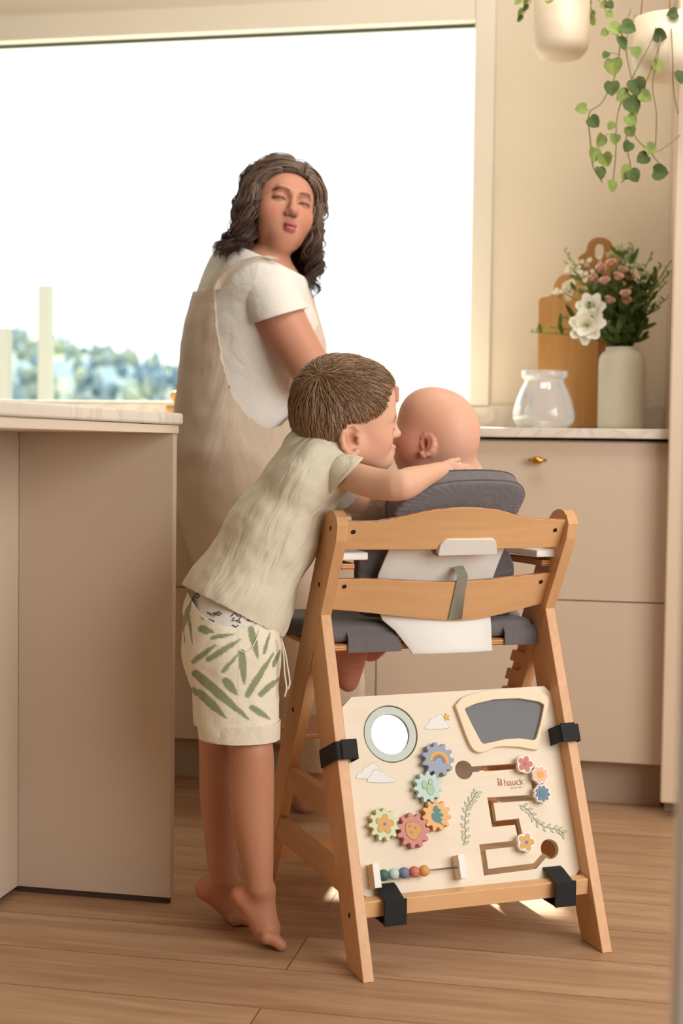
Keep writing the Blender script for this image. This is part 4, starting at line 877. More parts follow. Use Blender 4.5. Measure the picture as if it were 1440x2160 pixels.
def on_surf(obj, pts, lift=.0012):                    # raise picture points onto the visible surface of a mesh
    me = obj.data; P = np.array([v.co[:] for v in me.vertices]); x, y, z = proj(P); near = z < np.median(z); out = []
    for px_, py_ in pts:
        d2 = (x-px_)**2+(y-py_)**2+1e6*(~near); i = np.argsort(d2)[:4]; w = 1/(d2[i]+1); zz = (z[i]*w).sum()/w.sum(); out.append(dep(px_, py_, zz-lift))
    return out
for s_ in ([(413, 1252), (421, 1256), (417, 1262), (411, 1258), (419, 1250)], [(437, 1291), (446, 1297), (452, 1292), (462, 1298), (468, 1294), (460, 1290), (450, 1300)], [(487, 1300), (497, 1292), (502, 1300), (512, 1298), (504, 1306), (508, 1314), (498, 1308), (490, 1310), (494, 1302)], [(440, 1306), (452, 1311)], [(423, 1303), (430, 1307)], [(490, 1318), (497, 1323), (503, 1319)], [(521, 1308), (533, 1311)]):
    q = on_surf(uo, s_, .002); G().tube(q, .0009, 5).make('print_mark', ink, uo)
# shorts with brushed sage leaves
def shorts_mat():
    m, n, b, L = nt('leaf_print_cotton'); a = n.nodes.new('ShaderNodeAttribute'); a.attribute_name = 'Col'; L.new(a.outputs['Color'], b.inputs['Base Color']); b.inputs['Roughness'].default_value = .9; b.inputs['Sheen Weight'].default_value = .2
    g = n.nodes.new('ShaderNodeNewGeometry'); t = n.nodes.new('ShaderNodeTexNoise'); t.inputs['Scale'].default_value = 26; t.inputs['Detail'].default_value = 3; L.new(g.outputs['Position'], t.inputs['Vector'])
    u = n.nodes.new('ShaderNodeBump'); u.inputs['Strength'].default_value = .45; u.inputs['Distance'].default_value = .008; L.new(t.outputs[0], u.inputs['Height']); L.new(u.outputs[0], b.inputs['Normal']); return m
leafs = [((132, 605), (410, 845), 26), ((150, 705), (295, 842), 24), ((120, 540), (235, 455), 16), ((200, 530), (365, 425), 17), ((160, 368), (225, 385), 22), ((215, 415), (340, 395), 12), ((290, 645), (350, 715), 24), ((275, 595), (360, 500), 12), ((375, 495), (390, 660), 22), ((405, 718), (545, 495), 18), ((475, 715), (580, 625), 17), ((430, 785), (525, 845), 18), ((425, 370), (460, 520), 20), ((495, 495), (525, 390), 11), ((65, 350), (110, 215), 15), ((95, 300), (115, 450), 8), ((545, 560), (580, 480), 13), ((118, 690), (145, 720), 16), ((60, 300), (75, 440), 5), ((440, 560), (455, 610), 0)]
def shcol(P, N):
    x, y, z = proj(P); X = (x-360)*2.5116; Y_ = (y-1180)*2.5116; cr = A3(*s2l((232, 222, 200))); gr = A3(*s2l((140, 148, 112))); m_ = np.zeros(len(P))
    far = (N @ CF) > .15; X = np.where(far, 640-X, X)
    nz = fbm(P, 90)*3.0+fbm(P, 300, 2)*2
    for a, b, w in leafs:
        if w <= 0: continue
        a, b = A3(*a), A3(*b); d = b-a; t = np.clip(((X-a[0])*d[0]+(Y_-a[1])*d[1])/(d @ d), 0, 1); dist = np.hypot(X-a[0]-t*d[0], Y_-a[1]-t*d[1]); ww = w*(.55+.45*np.sin(np.pi*np.clip(t*.8+.2, 0, 1)))*(1-.55*t**3); m_ = np.maximum(m_, np.clip((ww-dist+nz)/3+.5, 0, 1))
    m_ = m_*np.clip((1521-y)/2, 0, 1); seam = np.exp(-((x-502)/1.3)**2)*(y > 1325)*(~far); c = cr*(1-m_[:, None])+gr*m_[:, None]; return mixc(c, .25*seam, s2l((170, 156, 130)))
shp = [ec(dep(482, 1290, 2.51), dep(488, 1370, 2.51), (.100, .080), (.106, .084), CF, .03), ec(dep(492, 1370, 2.46), dep(506, 1590, 2.455), (.066, .081), (.058, .066), CF, .03), ec(dep(482, 1370, 2.57), dep(466, 1590, 2.58), (.064, .070), (.056, .046), CF, .02)]
hz = dep(506, 1557, 2.45)[2]
sho = build('shorts', shp, .0025, shorts_mat(), boy, disp=foldfn(CU, .0028, 22, 55), col=shcol, cut=[((0, 0, hz), (0, 0, 1))], thick=.002, hole=lambda P: np.minimum(P[:, 2]-hz, (proj(P)[1]+5-np.interp(proj(P)[0], [380, 395, 405, 420, 440, 470, 520, 560, 600], [1235, 1250, 1275, 1298, 1313, 1325, 1328, 1316, 1300]))*.0008))
cuffm = fabric('shorts_cuff', (226, 216, 194), 500, .95, .3, 30, .3, .5)
build('cuff', [ec(dep(505, 1500, 2.456), dep(506, 1590, 2.455), (.0615, .0715), (.061, .069), CF, .02)], .0036, cuffm, sho, disp=foldfn(CU, .001, 30, 80), cut=[((0, 0, hz-.001), (0, 0, 1)), ((0, 0, hz+.030), (0, 0, -1))], thick=.002)
# pocket edge and tie cord
G().tube(on_surf(sho, [(546, 1330), (540, 1350), (530, 1368), (515, 1377), (504, 1372)], .0015), .0011, 6).make('pocket_edge', cuffm, sho)
for pts in ([(592, 1345), (601, 1375), (606, 1405), (611, 1440), (606, 1455)], [(594, 1350), (598, 1385), (600, 1420), (604, 1452), (600, 1470)]):
    G().tube(smooth_path([dep(x, y, 2.43) for x, y in pts], 5), .0016, 6).make('tie_cord', cuffm, sho, smooth=True)
# ---------------------------------------------------------------- the baby in the high chair
baby = empty('person', C3(.23, .38, .55), 'bald baby sitting in the high chair, being kissed on the cheek', 'person')
BD = 2.64; kb = BD/FPX; Bc = Pic(926, 897, BD)
yb = math.radians(20); tf = -CR*math.cos(yb)+CF*math.sin(yb); tsd = -CF*math.cos(yb)-CR*math.sin(yb); tl = math.radians(6); tu = unit(CU*math.cos(tl)-CR*math.sin(tl)*-1); 
def bb_(x, y, z=0): return Bc.c+(tf*x-tu*y+tsd*z)*kb
def be(x, y, z, r, k=.012, op='u'): return el(bb_(x, y, z), np.array(r if hasattr(r, '__len__') else (r, r, r))*kb, (tf, tu, tsd), k, op)
bh = [be(-6, -2, 0, (78, 74, 68)), be(28, -12, 0, (56, 58, 56), .03), be(38, 36, 0, (52, 46, 52), .03), be(-30, 30, 0, (48, 46, 50), .03), be(44, 50, 26, (36, 32, 28), .025), be(44, 50, -26, (36, 32, 28), .025),
      be(72, 72, 0, (16, 13, 18), .02), be(90, 34, 0, (9, 8, 10), .015), rc(bb_(82, 10, 0), bb_(91, 32, 0), 6*kb, 7*kb, .015), be(84, 55, 0, (9, 5, 14), .008), be(80, 64, 0, (9, 5, 12), .008), be(84, 14, 22, (12, 9, 13), .012, 's'), be(73, 18, 22, (13, 11, 14), .008)]
qx, qy = 4, 44
bear = [be(qx-1, qy, 57, (14, 21, 8), .006)]
cq = [(10, -14), (4, -21), (-6, -20), (-13, -10), (-14, 1), (-11, 11), (-4, 19), (4, 23), (9, 18)]
bear += [rc(bb_(qx+a[0], qy+a[1], 63), bb_(qx+b[0], qy+b[1], 63), 4*kb, 4*kb if i < 6 else 5.2*kb, .003) for i, (a, b) in enumerate(zip(cq[:-1], cq[1:]))]
bear += [be(qx+4, qy-2, 68, (7.5, 12, 11), .003, 's'), rc(bb_(qx-6, qy-8, 62), bb_(qx-4, qy+7, 62), 2.6*kb, 2.6*kb, .003), be(qx+10, qy+2, 60, (4, 6, 5), .003)]
bneck = [rc(bb_(-20, 50, 0), dep(945, 1010, 2.66), 44*kb, 46*kb, .03)]
btor = [ec(dep(935, 1020, 2.67), dep(925, 1180, 2.70), (.085, .06), (.085, .07), CR, .03), ec(dep(925, 1180, 2.70), dep(920, 1270, 2.70), (.085, .07), (.09, .075), CR, .03)]
barm = chain([(868, 1040, 2.68, 22), (815, 1065, 2.70, 18), (765, 1080, 2.73, 14), (742, 1078, 2.76, 13)], .014)
barm += [el(dep(732, 1068, 2.78), (.016, .02, .012), (CR, CU, CF), .01)]+[rc(dep(724+7*i, 1060, 2.78), dep(722+8*i, 1044+abs(i-1)*3, 2.785), .0055, .0045, .003) for i in range(4)]+[rc(dep(744, 1070, 2.775), dep(756, 1060, 2.77), .0055, .0045, .004)]
bleg = chain([(870, 1285, 2.72, 40), (800, 1300, 2.78, 38), (748, 1332, 2.82, 36), (738, 1380, 2.83, 36), (735, 1420, 2.83, 27), (733, 1437, 2.83, 18)], .015)
bleg += chain([(940, 1285, 2.76, 38), (880, 1310, 2.86, 36), (812, 1340, 2.92, 30), (785, 1372, 2.93, 22), (777, 1378, 2.92, 14)], .015)
fl = dep(735, 1440, 2.83); bleg += [rc(fl, fl+V_*.055-Z_*.004, .016, .013, .012)]+[rc(fl+V_*.055+U_*(i-2)*.0062, fl+V_*(.070-.003*i)+U_*(i-2)*.0066, .006, .005, .003) for i in range(5)]
bskin = A3(*s2l((226, 172, 146)))
def bcol(P, N):
    c = np.tile(bskin, (len(P), 1)); c = mixc(c, .6*np.clip(gauss(P, bb_(50, 52, 40), .032), 0, 1), s2l((224, 124, 104))); c = mixc(c, .6*np.clip(gauss(P, bb_(qx, qy, 62), .015), 0, 1), s2l((218, 112, 96)))
    c = mixc(c, .75*np.clip(gauss(P, bb_(qx+4, qy-2, 59), .0068), 0, 1), s2l((120, 46, 36)))  # ear hollow darkened in the colour, as shade would do
    q = P-Bc.c; a, b, s_ = q @ tf/kb, -(q @ tu)/kb, np.abs(q @ tsd)/kb
    lash = np.exp(-((b-(24-.015*(s_-22)**2))/1.5)**2)*((s_ > 9) & (s_ < 36) & (a > 52)); c = mixc(c, np.clip(lash, 0, .8), s2l((110, 70, 58)))
    c = mixc(c, np.clip(gauss(P, bb_(88, 60, 0), .012), 0, 1)*.7, s2l((196, 100, 96)))
    x, y, z = proj(P); c = mixc(c, .35*np.clip((y-1300)/60, 0, 1), s2l((190, 92, 76))); return c
build('body', bh+bear+bneck+btor+barm+bleg, .0024, skinm, baby, col=bcol)
romper = fabric('romper_cotton', (176, 152, 130), 700, .9, .7, 26, .25, .3)
rk = lambda P: (P-dep(742, 1076, 2.745)) @ CR
build('romper', [ec(dep(938, 1012, 2.67), dep(925, 1180, 2.70), (.088, .062), (.094, .078), CR, .03), ec(dep(925, 1180, 2.70), dep(920, 1262, 2.70), (.094, .078), (.098, .08), CR, .03)]+chain([(880, 1035, 2.68, 38), (830, 1060, 2.70, 34), (785, 1074, 2.72, 28), (745, 1078, 2.745, 24), (720, 1078, 2.76, 22)], .02),
      .0038, romper, baby, disp=foldfn(CU, .003, 34, 70), hole=lambda P: np.minimum(rk(P), (dep(938, 1002, 2.67)-P) @ CU), thick=.0016)
trous = fabric('baby_trousers', (70, 72, 68), 700, .9, .5, 26, .2, .3)
build('trousers', chain([(900, 1275, 2.71, 48), (850, 1285, 2.74, 46), (800, 1300, 2.78, 43), (770, 1314, 2.80, 42)], .02)+chain([(940, 1280, 2.75, 46), (880, 1306, 2.86, 42), (835, 1325, 2.90, 38)], .02), .0042, trous, baby, disp=foldfn(CR, .003, 34, 70))
frill = mat('white_frill', (240, 236, 230), .85)
g = G(); pts = [dep(x, y, d) for x, y, d in ((955, 980, 2.585), (963, 977, 2.59), (971, 979, 2.60), (979, 984, 2.605), (986, 990, 2.61), (993, 999, 2.61))]
g.loft([[p-CU*.014*(1+.3*math.sin(i*2.6))-CF*.003*math.sin(i*3.1), p+CU*.003, p+CU*.003+CF*.002, p-CU*.014*(1+.3*math.sin(i*2.6))+CF*.002] for i, p in enumerate(smooth_path(pts, 5))]); g.make('collar_frill', frill, baby, smooth=True)
# ---------------------------------------------------------------- the woman at the counter
woman = empty('person', onp(640, 1706, (0, 0, 1), 0), 'woman in white tee and beige dungarees by the window, looking back with pursed lips', 'person')
WD = 3.25; kw = .001
hc = dep(593, 447, WD)
ywm = math.radians(20); rl = math.radians(11); pt = math.radians(3)
f0 = -CF*math.cos(ywm)+CR*math.sin(ywm); s0 = CR*math.cos(ywm)+CF*math.sin(ywm)
wf = unit(f0*math.cos(pt)+CU*math.sin(pt)-CU*.0); u0_ = unit(CU*math.cos(pt)-f0*math.sin(pt))
ws2 = unit(s0*math.cos(rl)-u0_*math.sin(rl)); wu = unit(u0_*math.cos(rl)+s0*math.sin(rl)); 
def W_(s, u, f): return hc+(ws2*s+wu*u+wf*f)*.001
def we(s, u, f, r, k=.012, op='u'): return el(W_(s, u, f), np.array(r)*.001, (ws2, wu, wf), k, op)
wh = [we(0, 30, -16, (71, 76, 88)), we(0, -12, 26, (59, 82, 58), .03), we(0, -60, 28, (48, 42, 46), .025), we(0, -93, 55, (22, 17, 19), .022), we(34, -24, 50, (26, 28, 26), .02), we(-34, -24, 50, (26, 28, 26), .02), we(0, -70, 64, (26, 22, 20), .02),
      rc(W_(-30, 26, 76), W_(30, 26, 76), .009, .009, .014), rc(W_(0, 16, 83), W_(0, -20, 99), .0065, .0085, .014), we(0, -24, 101, (10, 9, 10), .008), we(9.5, -28, 92, (7, 6.5, 8), .006), we(-9.5, -28, 92, (7, 6.5, 8), .006),
      we(29, 8, 88, (17, 10, 12), .012, 's'), we(-29, 8, 88, (17, 10, 12), .012, 's'), we(29, 7, 70, (15, 13, 14), .004), we(-29, 7, 70, (15, 13, 14), .004),
      we(3, -53, 92, (15, 5.5, 10), .005), we(3, -63, 90, (13, 6.5, 10), .005), we(3, -58, 102, (16, .9, 9), .002, 's'),
      we(5.5, -34.5, 98, (2.4, 1.6, 4), .002, 's'), we(-5.5, -34.5, 98, (2.4, 1.6, 4), .002, 's')]
neckb = dep(540, 590, 3.32)
wn = [rc(W_(-6, -60, -36), neckb, .040, .050, .010)]
# trunk: profile turned to the right and a little away
sdir = unit(CF*.92-CR*.38)
def T(x, y, rx, rz, d=3.32): return (dep(x, y, d), (rz, m2p(rx, d)))
trunk = [T(524, 588, 62, .165, 3.33), T(530, 625, 98, .175, 3.33), T(532, 700, 118, .165, 3.33), T(522, 790, 118, .155, 3.33), T(515, 880, 118, .16, 3.33), T(512, 960, 124, .175, 3.33), T(517, 1030, 126, .18, 3.33)]
def body_of(tr, gx=0, k=.03): return [ec(tr[i][0], tr[i+1][0], (tr[i][1][0]+gx, tr[i][1][1]+gx), (tr[i+1][1][0]+gx, tr[i+1][1][1]+gx), sdir, k) for i in range(len(tr)-1)]
warm = chain([(555, 610, 3.22, 52), (585, 660, 3.17, 53), (625, 730, 3.13, 48), (668, 790, 3.12, 42), (720, 812, 3.22, 33), (768, 818, 3.36, 25)], .02)
wleg = chain([(540, 1040, 3.25, 80), (585, 1220, 3.24, 58), (655, 1400, 3.26, 48), (680, 1560, 3.30, 40), (655, 1660, 3.35, 30), (650, 1682, 3.36, 28)], .02)+chain([(545, 1040, 3.40, 78), (600, 1220, 3.37, 56), (690, 1420, 3.36, 42), (700, 1570, 3.37, 36), (676, 1655, 3.41, 28)], .02)
def wfoot(x, y, d, dx):
    h = dep(x, y, d); h[2] = .028; t = h+unit(A3(CR[0], CR[1], 0)*dx+A3(0, 1, 0)*.5)*.17; t[2] = .022; a = dep(x+8, y-50, d)
    f = [rc(h, t, .028, .026, .02), rc(a, (h+t)/2+Z_*.012, .030, .026, .02)]; dr = unit(t-h); sd = np.cross(dr, Z_)
    for i in range(5):
        r = (.013, .0095, .009, .0085, .008)[i]; b = t+sd*(i-2)*.0165+dr*.005; e_ = b+dr*(.038-.006*i); b[2] = r+.003; e_[2] = r; f.append(rc(b, e_, r, r*.9, .005))
    return f
whand = [el(dep(788, 822, 3.42), (.04, .022, .03), (CR, CU, CF), .015)]+[chain([(800, 812+7*i, 3.43, 8), (822, 812+8*i, 3.45, 7.5), (836, 820+8*i, 3.45, 6.5)], .004)[0] for i in range(4)]+chain([(782, 812, 3.40, 9), (798, 800, 3.40, 8), (812, 800, 3.41, 7)], .005)
WS = A3(*s2l((200, 142, 116)))
def wcol(P, N):
    c = np.tile(WS, (len(P), 1)); q = (P-hc)/.001; s, u, f = q @ ws2, q @ wu, q @ wf; face = f > 30; sa = np.abs(s)
    c = mixc(c, .35*np.clip(np.exp(-(((sa-38)/20)**2+((u+28)/18)**2))*face, 0, 1), s2l((214, 120, 96)))
    lip = np.clip(1.25-np.sqrt(((s-3)/15.5)**2+((u+58)/10.5)**2), 0, .35)/.35*(f > 82); c = mixc(c, .85*lip, s2l((190, 98, 108))); c = mixc(c, np.exp(-((u+58)/1.1)**2)*(np.abs(s-3) < 12)*(f > 82)*.85, s2l((110, 50, 48)))
    bro = np.exp(-((u-(25+.0-.016*(sa-26)**2+sa*.06))/3.0)**2)*((sa > 12) & (sa < 46) & face); c = mixc(c, np.clip(bro*1.0, 0, 1), s2l((84, 50, 36)))
    lid = np.exp(-((u-(5.5-.012*(sa-29)**2))/2.3)**2)*((sa > 14) & (sa < 45) & face); c = mixc(c, np.clip(lid*1.2, 0, 1), s2l((40, 24, 20)))
    slit = np.exp(-((u-(3.2-.006*(sa-29)**2))/1.6)**2)*((sa > 20) & (sa < 38) & face)*(np.abs(sa-29) > 0); c = mixc(c, np.clip(slit*.6, 0, 1), s2l((70, 74, 60)))
    shd = np.exp(-(((u-12)/5)**2))*((sa > 14) & (sa < 44) & face); c = mixc(c, .45*shd, s2l((170, 96, 84)))  # shadow round the eyes painted onto the skin
    nos = np.exp(-(((sa-5.5)/2.6)**2+((u+34.5)/1.9)**2))*(f > 85); c = mixc(c, np.clip(nos, 0, .9), s2l((70, 34, 30))); return c  # nostril hollows painted dark for the shade inside them
# the head needs a finer mesh than the trunk can afford, so the grid spacing is set by the face
build('body', wh+wn+body_of(trunk)+warm+wleg+wfoot(640, 1690, 3.36, -.1)+wfoot(668, 1682, 3.45, .35)+whand, .0026, skinm, woman, col=wcol)
teem = fabric('white_tee', (236, 230, 222), 900, .9, .35, 14, .2, .2)
slv = chain([(545, 590, 3.25, 56), (570, 625, 3.20, 66), (600, 690, 3.16, 64), (615, 720, 3.15, 62)], .03)
# sleeve ends on a slanted plane across the arm
sn = unit(-(CR*.27-CU*.90+CF*.1))
build('tee', body_of(trunk[:6], .010)+[rc(dep(548, 584, 3.25), dep(560, 610, 3.22), m2p(52, 3.25), m2p(54, 3.22), .05), rc(dep(600, 650, 3.36), dep(624, 730, 3.36), m2p(52, 3.36), m2p(56, 3.36), .05), rc(neckb, dep(505, 560, 3.33), .062, .06, .04)], .005, teem, woman, disp=foldfn(CR, .003, 10, 26), hole=lambda P: (dep(548, 541, 3.25)-P) @ unit(CR*.42+CU*.9-CF*.1), thick=.002, smooth=2)
build('sleeve', chain([(540, 588, 3.25, 50), (568, 625, 3.20, 62), (598, 690, 3.155, 63), (618, 735, 3.14, 62)], .03), .0042, teem, woman, disp=foldfn(CR, .002, 16, 36), hole=lambda P: (P-dep(580, 669, 3.15)) @ sn, thick=.002, smooth=1)
lin = fabric('linen_dungarees', (218, 198, 176), 500, .95, .6, 11, .3, .35, Z_)
def dk(P):
    x, y, z = proj(P); yb_ = np.interp(x, [380, 425, 452, 457, 468, 490, 520, 560, 590, 617, 631, 634, 660, 680], [618, 612, 603, 690, 760, 832, 874, 904, 899, 872, 850, 612, 612, 640]); return (y-yb_)*.001
dtr = [T(508, 590, 74, .155, 3.34), T(526, 650, 112, .168, 3.34), T(528, 720, 130, .165, 3.34), T(523, 800, 133, .165, 3.34), T(518, 880, 134, .18, 3.34), T(514, 960, 138, .20, 3.34), T(524, 1040, 134, .20, 3.34), T(545, 1130, 128, .19, 3.33), T(575, 1210, 118, .16, 3.33)]
pl_ = chain([(560, 1130, 3.27, 105), (612, 1250, 3.25, 95), (668, 1400, 3.25, 92), (688, 1520, 3.28, 80), (678, 1600, 3.30, 52), (672, 1640, 3.31, 40)], .04)+chain([(580, 1130, 3.40, 95), (630, 1250, 3.38, 88), (696, 1400, 3.37, 70), (705, 1520, 3.37, 60), (700, 1600, 3.38, 52), (695, 1650, 3.40, 46)], .04)
hz2 = dep(672, 1620, 3.31)[2]
build('dungarees', body_of(dtr, .010)+[rc(dep(602, 655, 3.37), dep(622, 740, 3.37), m2p(54, 3.37), m2p(60, 3.37), .04)]+pl_, .0055, lin, woman, disp=foldfn(Z_, .0065, 8, 22), hole=lambda P: np.minimum(dk(P), P[:, 2]-hz2), thick=.003, smooth=2)
stm = fabric('strap_linen', (212, 190, 168), 500, .95)

sq2 = [(458, 612), (468, 590), (485, 572), (505, 556), (530, 545), (556, 541), (580, 548)]
te = [o for o in woman.children if o.name.startswith('tee')][0]
pp = smooth_path(on_surf(te, sq2, .010), 5)
g = G(); g.loft([[p-CR*.010, p+CR*.010+CU*.002, p+CR*.010+CU*.002+CF*.006, p-CR*.010+CF*.006] for p in pp]); g.make('shoulder_strap', lin, woman, bevel=.001)

# her wavy shoulder-length hair: a scalp cap and locks of strands
def hs(P): q = (P-hc)/.001; return q @ ws2, q @ wu, q @ wf
def whl(P):
    s, u, f = hs(P); return np.maximum(np.maximum(u-76+.010*s*s*.6, 40-f-.0*u), np.abs(s)-62)*.001
wcap = [we(2, 32, -18, (79, 90, 95)), we(0, -30, -24, (70, 60, 66), .03)]
wcc = lambda P, N: np.tile(A3(*s2l((72, 54, 46))), (len(P), 1))*(1+.3*fbm(P, 120)[:, None])
cap2 = build('hair', wcap, .004, hairm, woman, col=wcc, hole=whl)
cpw = np.array([v.co[:] for v in cap2.data.vertices]); kw_ = whl(cpw) > .002
coll = wcap+wh[:5]+wn+body_of(trunk[:3], .013)+chain([(540, 588, 3.25, 54), (568, 625, 3.20, 66), (598, 690, 3.155, 67)], .03)
rnd = np.random.default_rng(11); NC = 170; s_, u_, f_ = hs(cpw); cand = np.where(kw_ & (u_ > 20))[0]; roots = cpw[rnd.choice(cand, NC)]
steps = 34; stp = np.full(NC, .0085); P = roots.copy(); path = [P.copy()]
s0_, u0s, f0s = hs(P); side = np.sign(s0_-10+rnd.normal(size=NC)*4); ln = np.where(side > 0, .70, .66)*(.86+.22*rnd.random(NC))
vel = None
for k in range(steps):
    t = (k+1)/steps; s, u, f = hs(P); h = .002
    g_ = np.stack([sdf(coll, P+np.eye(3)[i]*h)-sdf(coll, P-np.eye(3)[i]*h) for i in range(3)], 1)/(2*h); g_ /= np.linalg.norm(g_, axis=1)[:, None]+1e-9
    top = np.clip((u-25)/60, 0, 1)
    fl_ = np.outer(-(1-top*.8), wu*.5)+np.outer(-(1-top*.8), Z_*.5)+np.outer(side*top*1.1, ws2)+np.outer(-top*.35, wf)
    fl_ += np.outer(np.clip(-u/80, 0, 1)*np.where(side < 0, -.20, .10), CR)
    free = (u < -5).astype(float); ft = fl_-g_*((fl_*g_).sum(1)*(1-free))[:, None]; ft /= np.linalg.norm(ft, axis=1)[:, None]+1e-9
    vel = ft if vel is None else vel*.45+ft*.55; vel /= np.linalg.norm(vel, axis=1)[:, None]; P = P+vel*(stp*ln)[:, None]
    d = sdf(coll, P); off = .004+.010*rnd.random(NC)*0+.006*((np.arange(NC) % 5)/5); pull = np.where(free > .5, np.minimum(d-off, 0), (d-off)*.6); P = P-g_*pull[:, None]; 
    # keep the locks off her face
    s, u, f = hs(P); inface = (f > 38) & (np.abs(s) < 62) & (u < 60); P = P+np.outer(np.where(inface, np.sign(s)*(62-np.abs(s))*.0006, 0), ws2)-np.outer(np.where(inface, .0015, 0), wf); path.append(P.copy())
path = np.array(path); V, F, C_ = [], [], []; nb = 0; SD = 4
for c in range(NC):
    ph, fr, am = rnd.random()*6.28, 2.1+rnd.random()*1.1, (.007+.007*rnd.random())*(1. if side[c] < 0 else 1.25); tc = .75+.5*rnd.random()
    for j in range(20):
        o1, o2 = rnd.normal(size=2)*.0058; cv = tc*(.8+.4*rnd.random()); ph2 = ph+rnd.normal()*.18; st_ = steps+1-rnd.integers(0, 6); ring0 = len(V)
        for k in range(st_):
            t = k/steps; p = path[k, c]; a = path[min(k+1, steps), c]-path[max(k-1, 0), c]; a = a/(np.linalg.norm(a)+1e-9); b = np.cross(a, CF); b = b/(np.linalg.norm(b)+1e-9); e2 = np.cross(a, b)
            w_ = np.clip((t-.22)/.4, 0, 1)*am; q = 2*math.pi*fr*t+ph2; tp_ = (.5+1.0*math.sin(min(1, t*1.5)*math.pi*.5))*(1-.55*t**2)
            p = p+b*(math.cos(q)*w_+o1*tp_)+e2*(math.sin(q)*w_*.8+o2*tp_); r = .0014*(1-.75*t**3)
            for m_ in range(SD): V.append(p+(b*math.cos(m_*math.pi/2)+e2*math.sin(m_*math.pi/2))*r)
            lt = 1-t; cc_ = (A3(*s2l((70, 50, 44)))*(1-lt**1.3)+A3(*s2l((138, 114, 96)))*lt**1.3)*cv; C_ += [cc_]*SD
        for k in range(st_-1):
            for m_ in range(SD):
                n_ = (m_+1) % SD; F.append((ring0+k*SD+m_, ring0+k*SD+n_, ring0+(k+1)*SD+n_, ring0+(k+1)*SD+m_))
me = bpy.data.meshes.new('locks'); me.from_pydata([tuple(v) for v in V], [], F); lo_ = bpy.data.objects.new('locks', me); COL.objects.link(lo_); me.polygons.foreach_set('use_smooth', [True]*len(me.polygons)); set_col(lo_, np.array(C_)); join_hair(cap2, lo_)
# ---------------------------------------------------------------- things on the worktop
oakb = wood('oak_board', (214, 160, 96), Z_, 40, .14, .45)
oakb2 = wood('oak_board_dark', (204, 146, 84), Z_, 34, .16, .45)
def cutting_board(pts, y, lean_, hole_c, hr, th, m_, label):
    # outline traced on an upright plane at depth y, then leant back against the wall
    P = [yat(*p, y) for p in pts]; P = [(p[0], p[2]) for p in roundpoly([A3(q[0], q[2], 0) for q in P], .012, 4)] if False else roundpoly([A3(q[0], q[2], 0) for q in P], .010, 4)
    c = yat(*hole_c, y); h = [(c[0]+hr[0]*math.copysign(abs(math.cos(a))**.7, math.cos(a)), c[2]+hr[1]*math.copysign(abs(math.sin(a))**.8, math.sin(a))) for a in np.linspace(0, 2*math.pi, 32, endpoint=False)]
    v, f = curve_mesh([[p[:2] for p in P], h], th, .002); V = [(x, y+z+(zz-CT)*lean_, zz) for x, zz, z in v]
    o = mesh('cutting_board', V, f, m_, None); return tag(o, label, 'cutting board', None)
cutting_board([(1130, 901), (1135, 628), (1163, 622), (1170, 590), (1186, 576), (1206, 578), (1222, 592), (1228, 622), (1262, 628), (1262, 901)], 3.87, .06, (1198, 610), (.012, .030), .016, oakb, 'light oak cutting board with a rounded handle, leaning in front of the taller one')
cutting_board([(1196, 901), (1218, 540), (1236, 530), (1238, 512), (1250, 500), (1266, 498), (1282, 502), (1292, 514), (1296, 530), (1326, 536), (1330, 901)], 3.95, .05, (1263, 528), (.012, .022), .018, oakb2, 'tall oak cutting board with an oval handle hole, behind the white vase')
# white stoneware vase
vc = yat(1308, 901, 3.72); vc[2] = CT
vr = .0585
def zpx(y_, Y=3.72): return yat(1308, y_, Y)[2]
zt = zpx(733); g = G(); H_ = zt-CT
g.lathe(vc, [(.002, 0), (vr*.88, 0), (vr*.97, .005), (vr, .016), (vr, H_-.042), (vr*.97, H_-.026), (vr*.86, H_-.014), (vr*.72, H_-.009), (vr*.70, H_-.004), (vr*.705, H_), (vr*.64, H_), (vr*.63, H_-.02), (vr*.8, H_-.04), (vr*.9, .02), (.002, .012)], 56)
vase = g.make('vase', mat('stoneware', (232, 226, 206), .6, bump=.15, bump_scale=300), None, smooth=True); tag(vase, 'tall matt white vase holding the flowers on the worktop', 'vase')
# clear glass vase
gcn = yat(1146, 900, 3.66); gcn[2] = CT
gm = bpy.data.materials.new('clear_glass'); gm.use_nodes = True; n = gm.node_tree; n.nodes.clear(); L = n.links; o_ = n.nodes.new('ShaderNodeOutputMaterial'); tr_ = n.nodes.new('ShaderNodeBsdfTransparent'); tr_.inputs[0].default_value = (.97, .97, .965, 1); gl = n.nodes.new('ShaderNodeBsdfGlossy'); gl.inputs['Roughness'].default_value = .06; gl.inputs[0].default_value = (1, 1, 1, 1); x_ = n.nodes.new('ShaderNodeMixShader'); lw = n.nodes.new('ShaderNodeLayerWeight'); lw.inputs[0].default_value = .28; df = n.nodes.new('ShaderNodeBsdfDiffuse'); df.inputs[0].default_value = (.9, .9, .9, 1); x2 = n.nodes.new('ShaderNodeMixShader'); x2.inputs[0].default_value = .22; L.new(lw.outputs['Facing'], x_.inputs[0]); L.new(tr_.outputs[0], x_.inputs[1]); L.new(gl.outputs[0], x_.inputs[2]); L.new(x_.outputs[0], x2.inputs[1]); L.new(df.outputs[0], x2.inputs[2]); L.new(x2.outputs[0], o_.inputs[0])
g = G(); k = .0795/68
prof = [(40, 0), (52, 3), (62, 12), (67.5, 24), (67, 38), (61, 62), (53, 84), (45, 100), (44, 106), (50, 112), (51, 126)]
pr_ = [p[:2] for p in smooth_path([(a*k*1.0, b*k*1.0, 0) for a, b in prof], 4)]
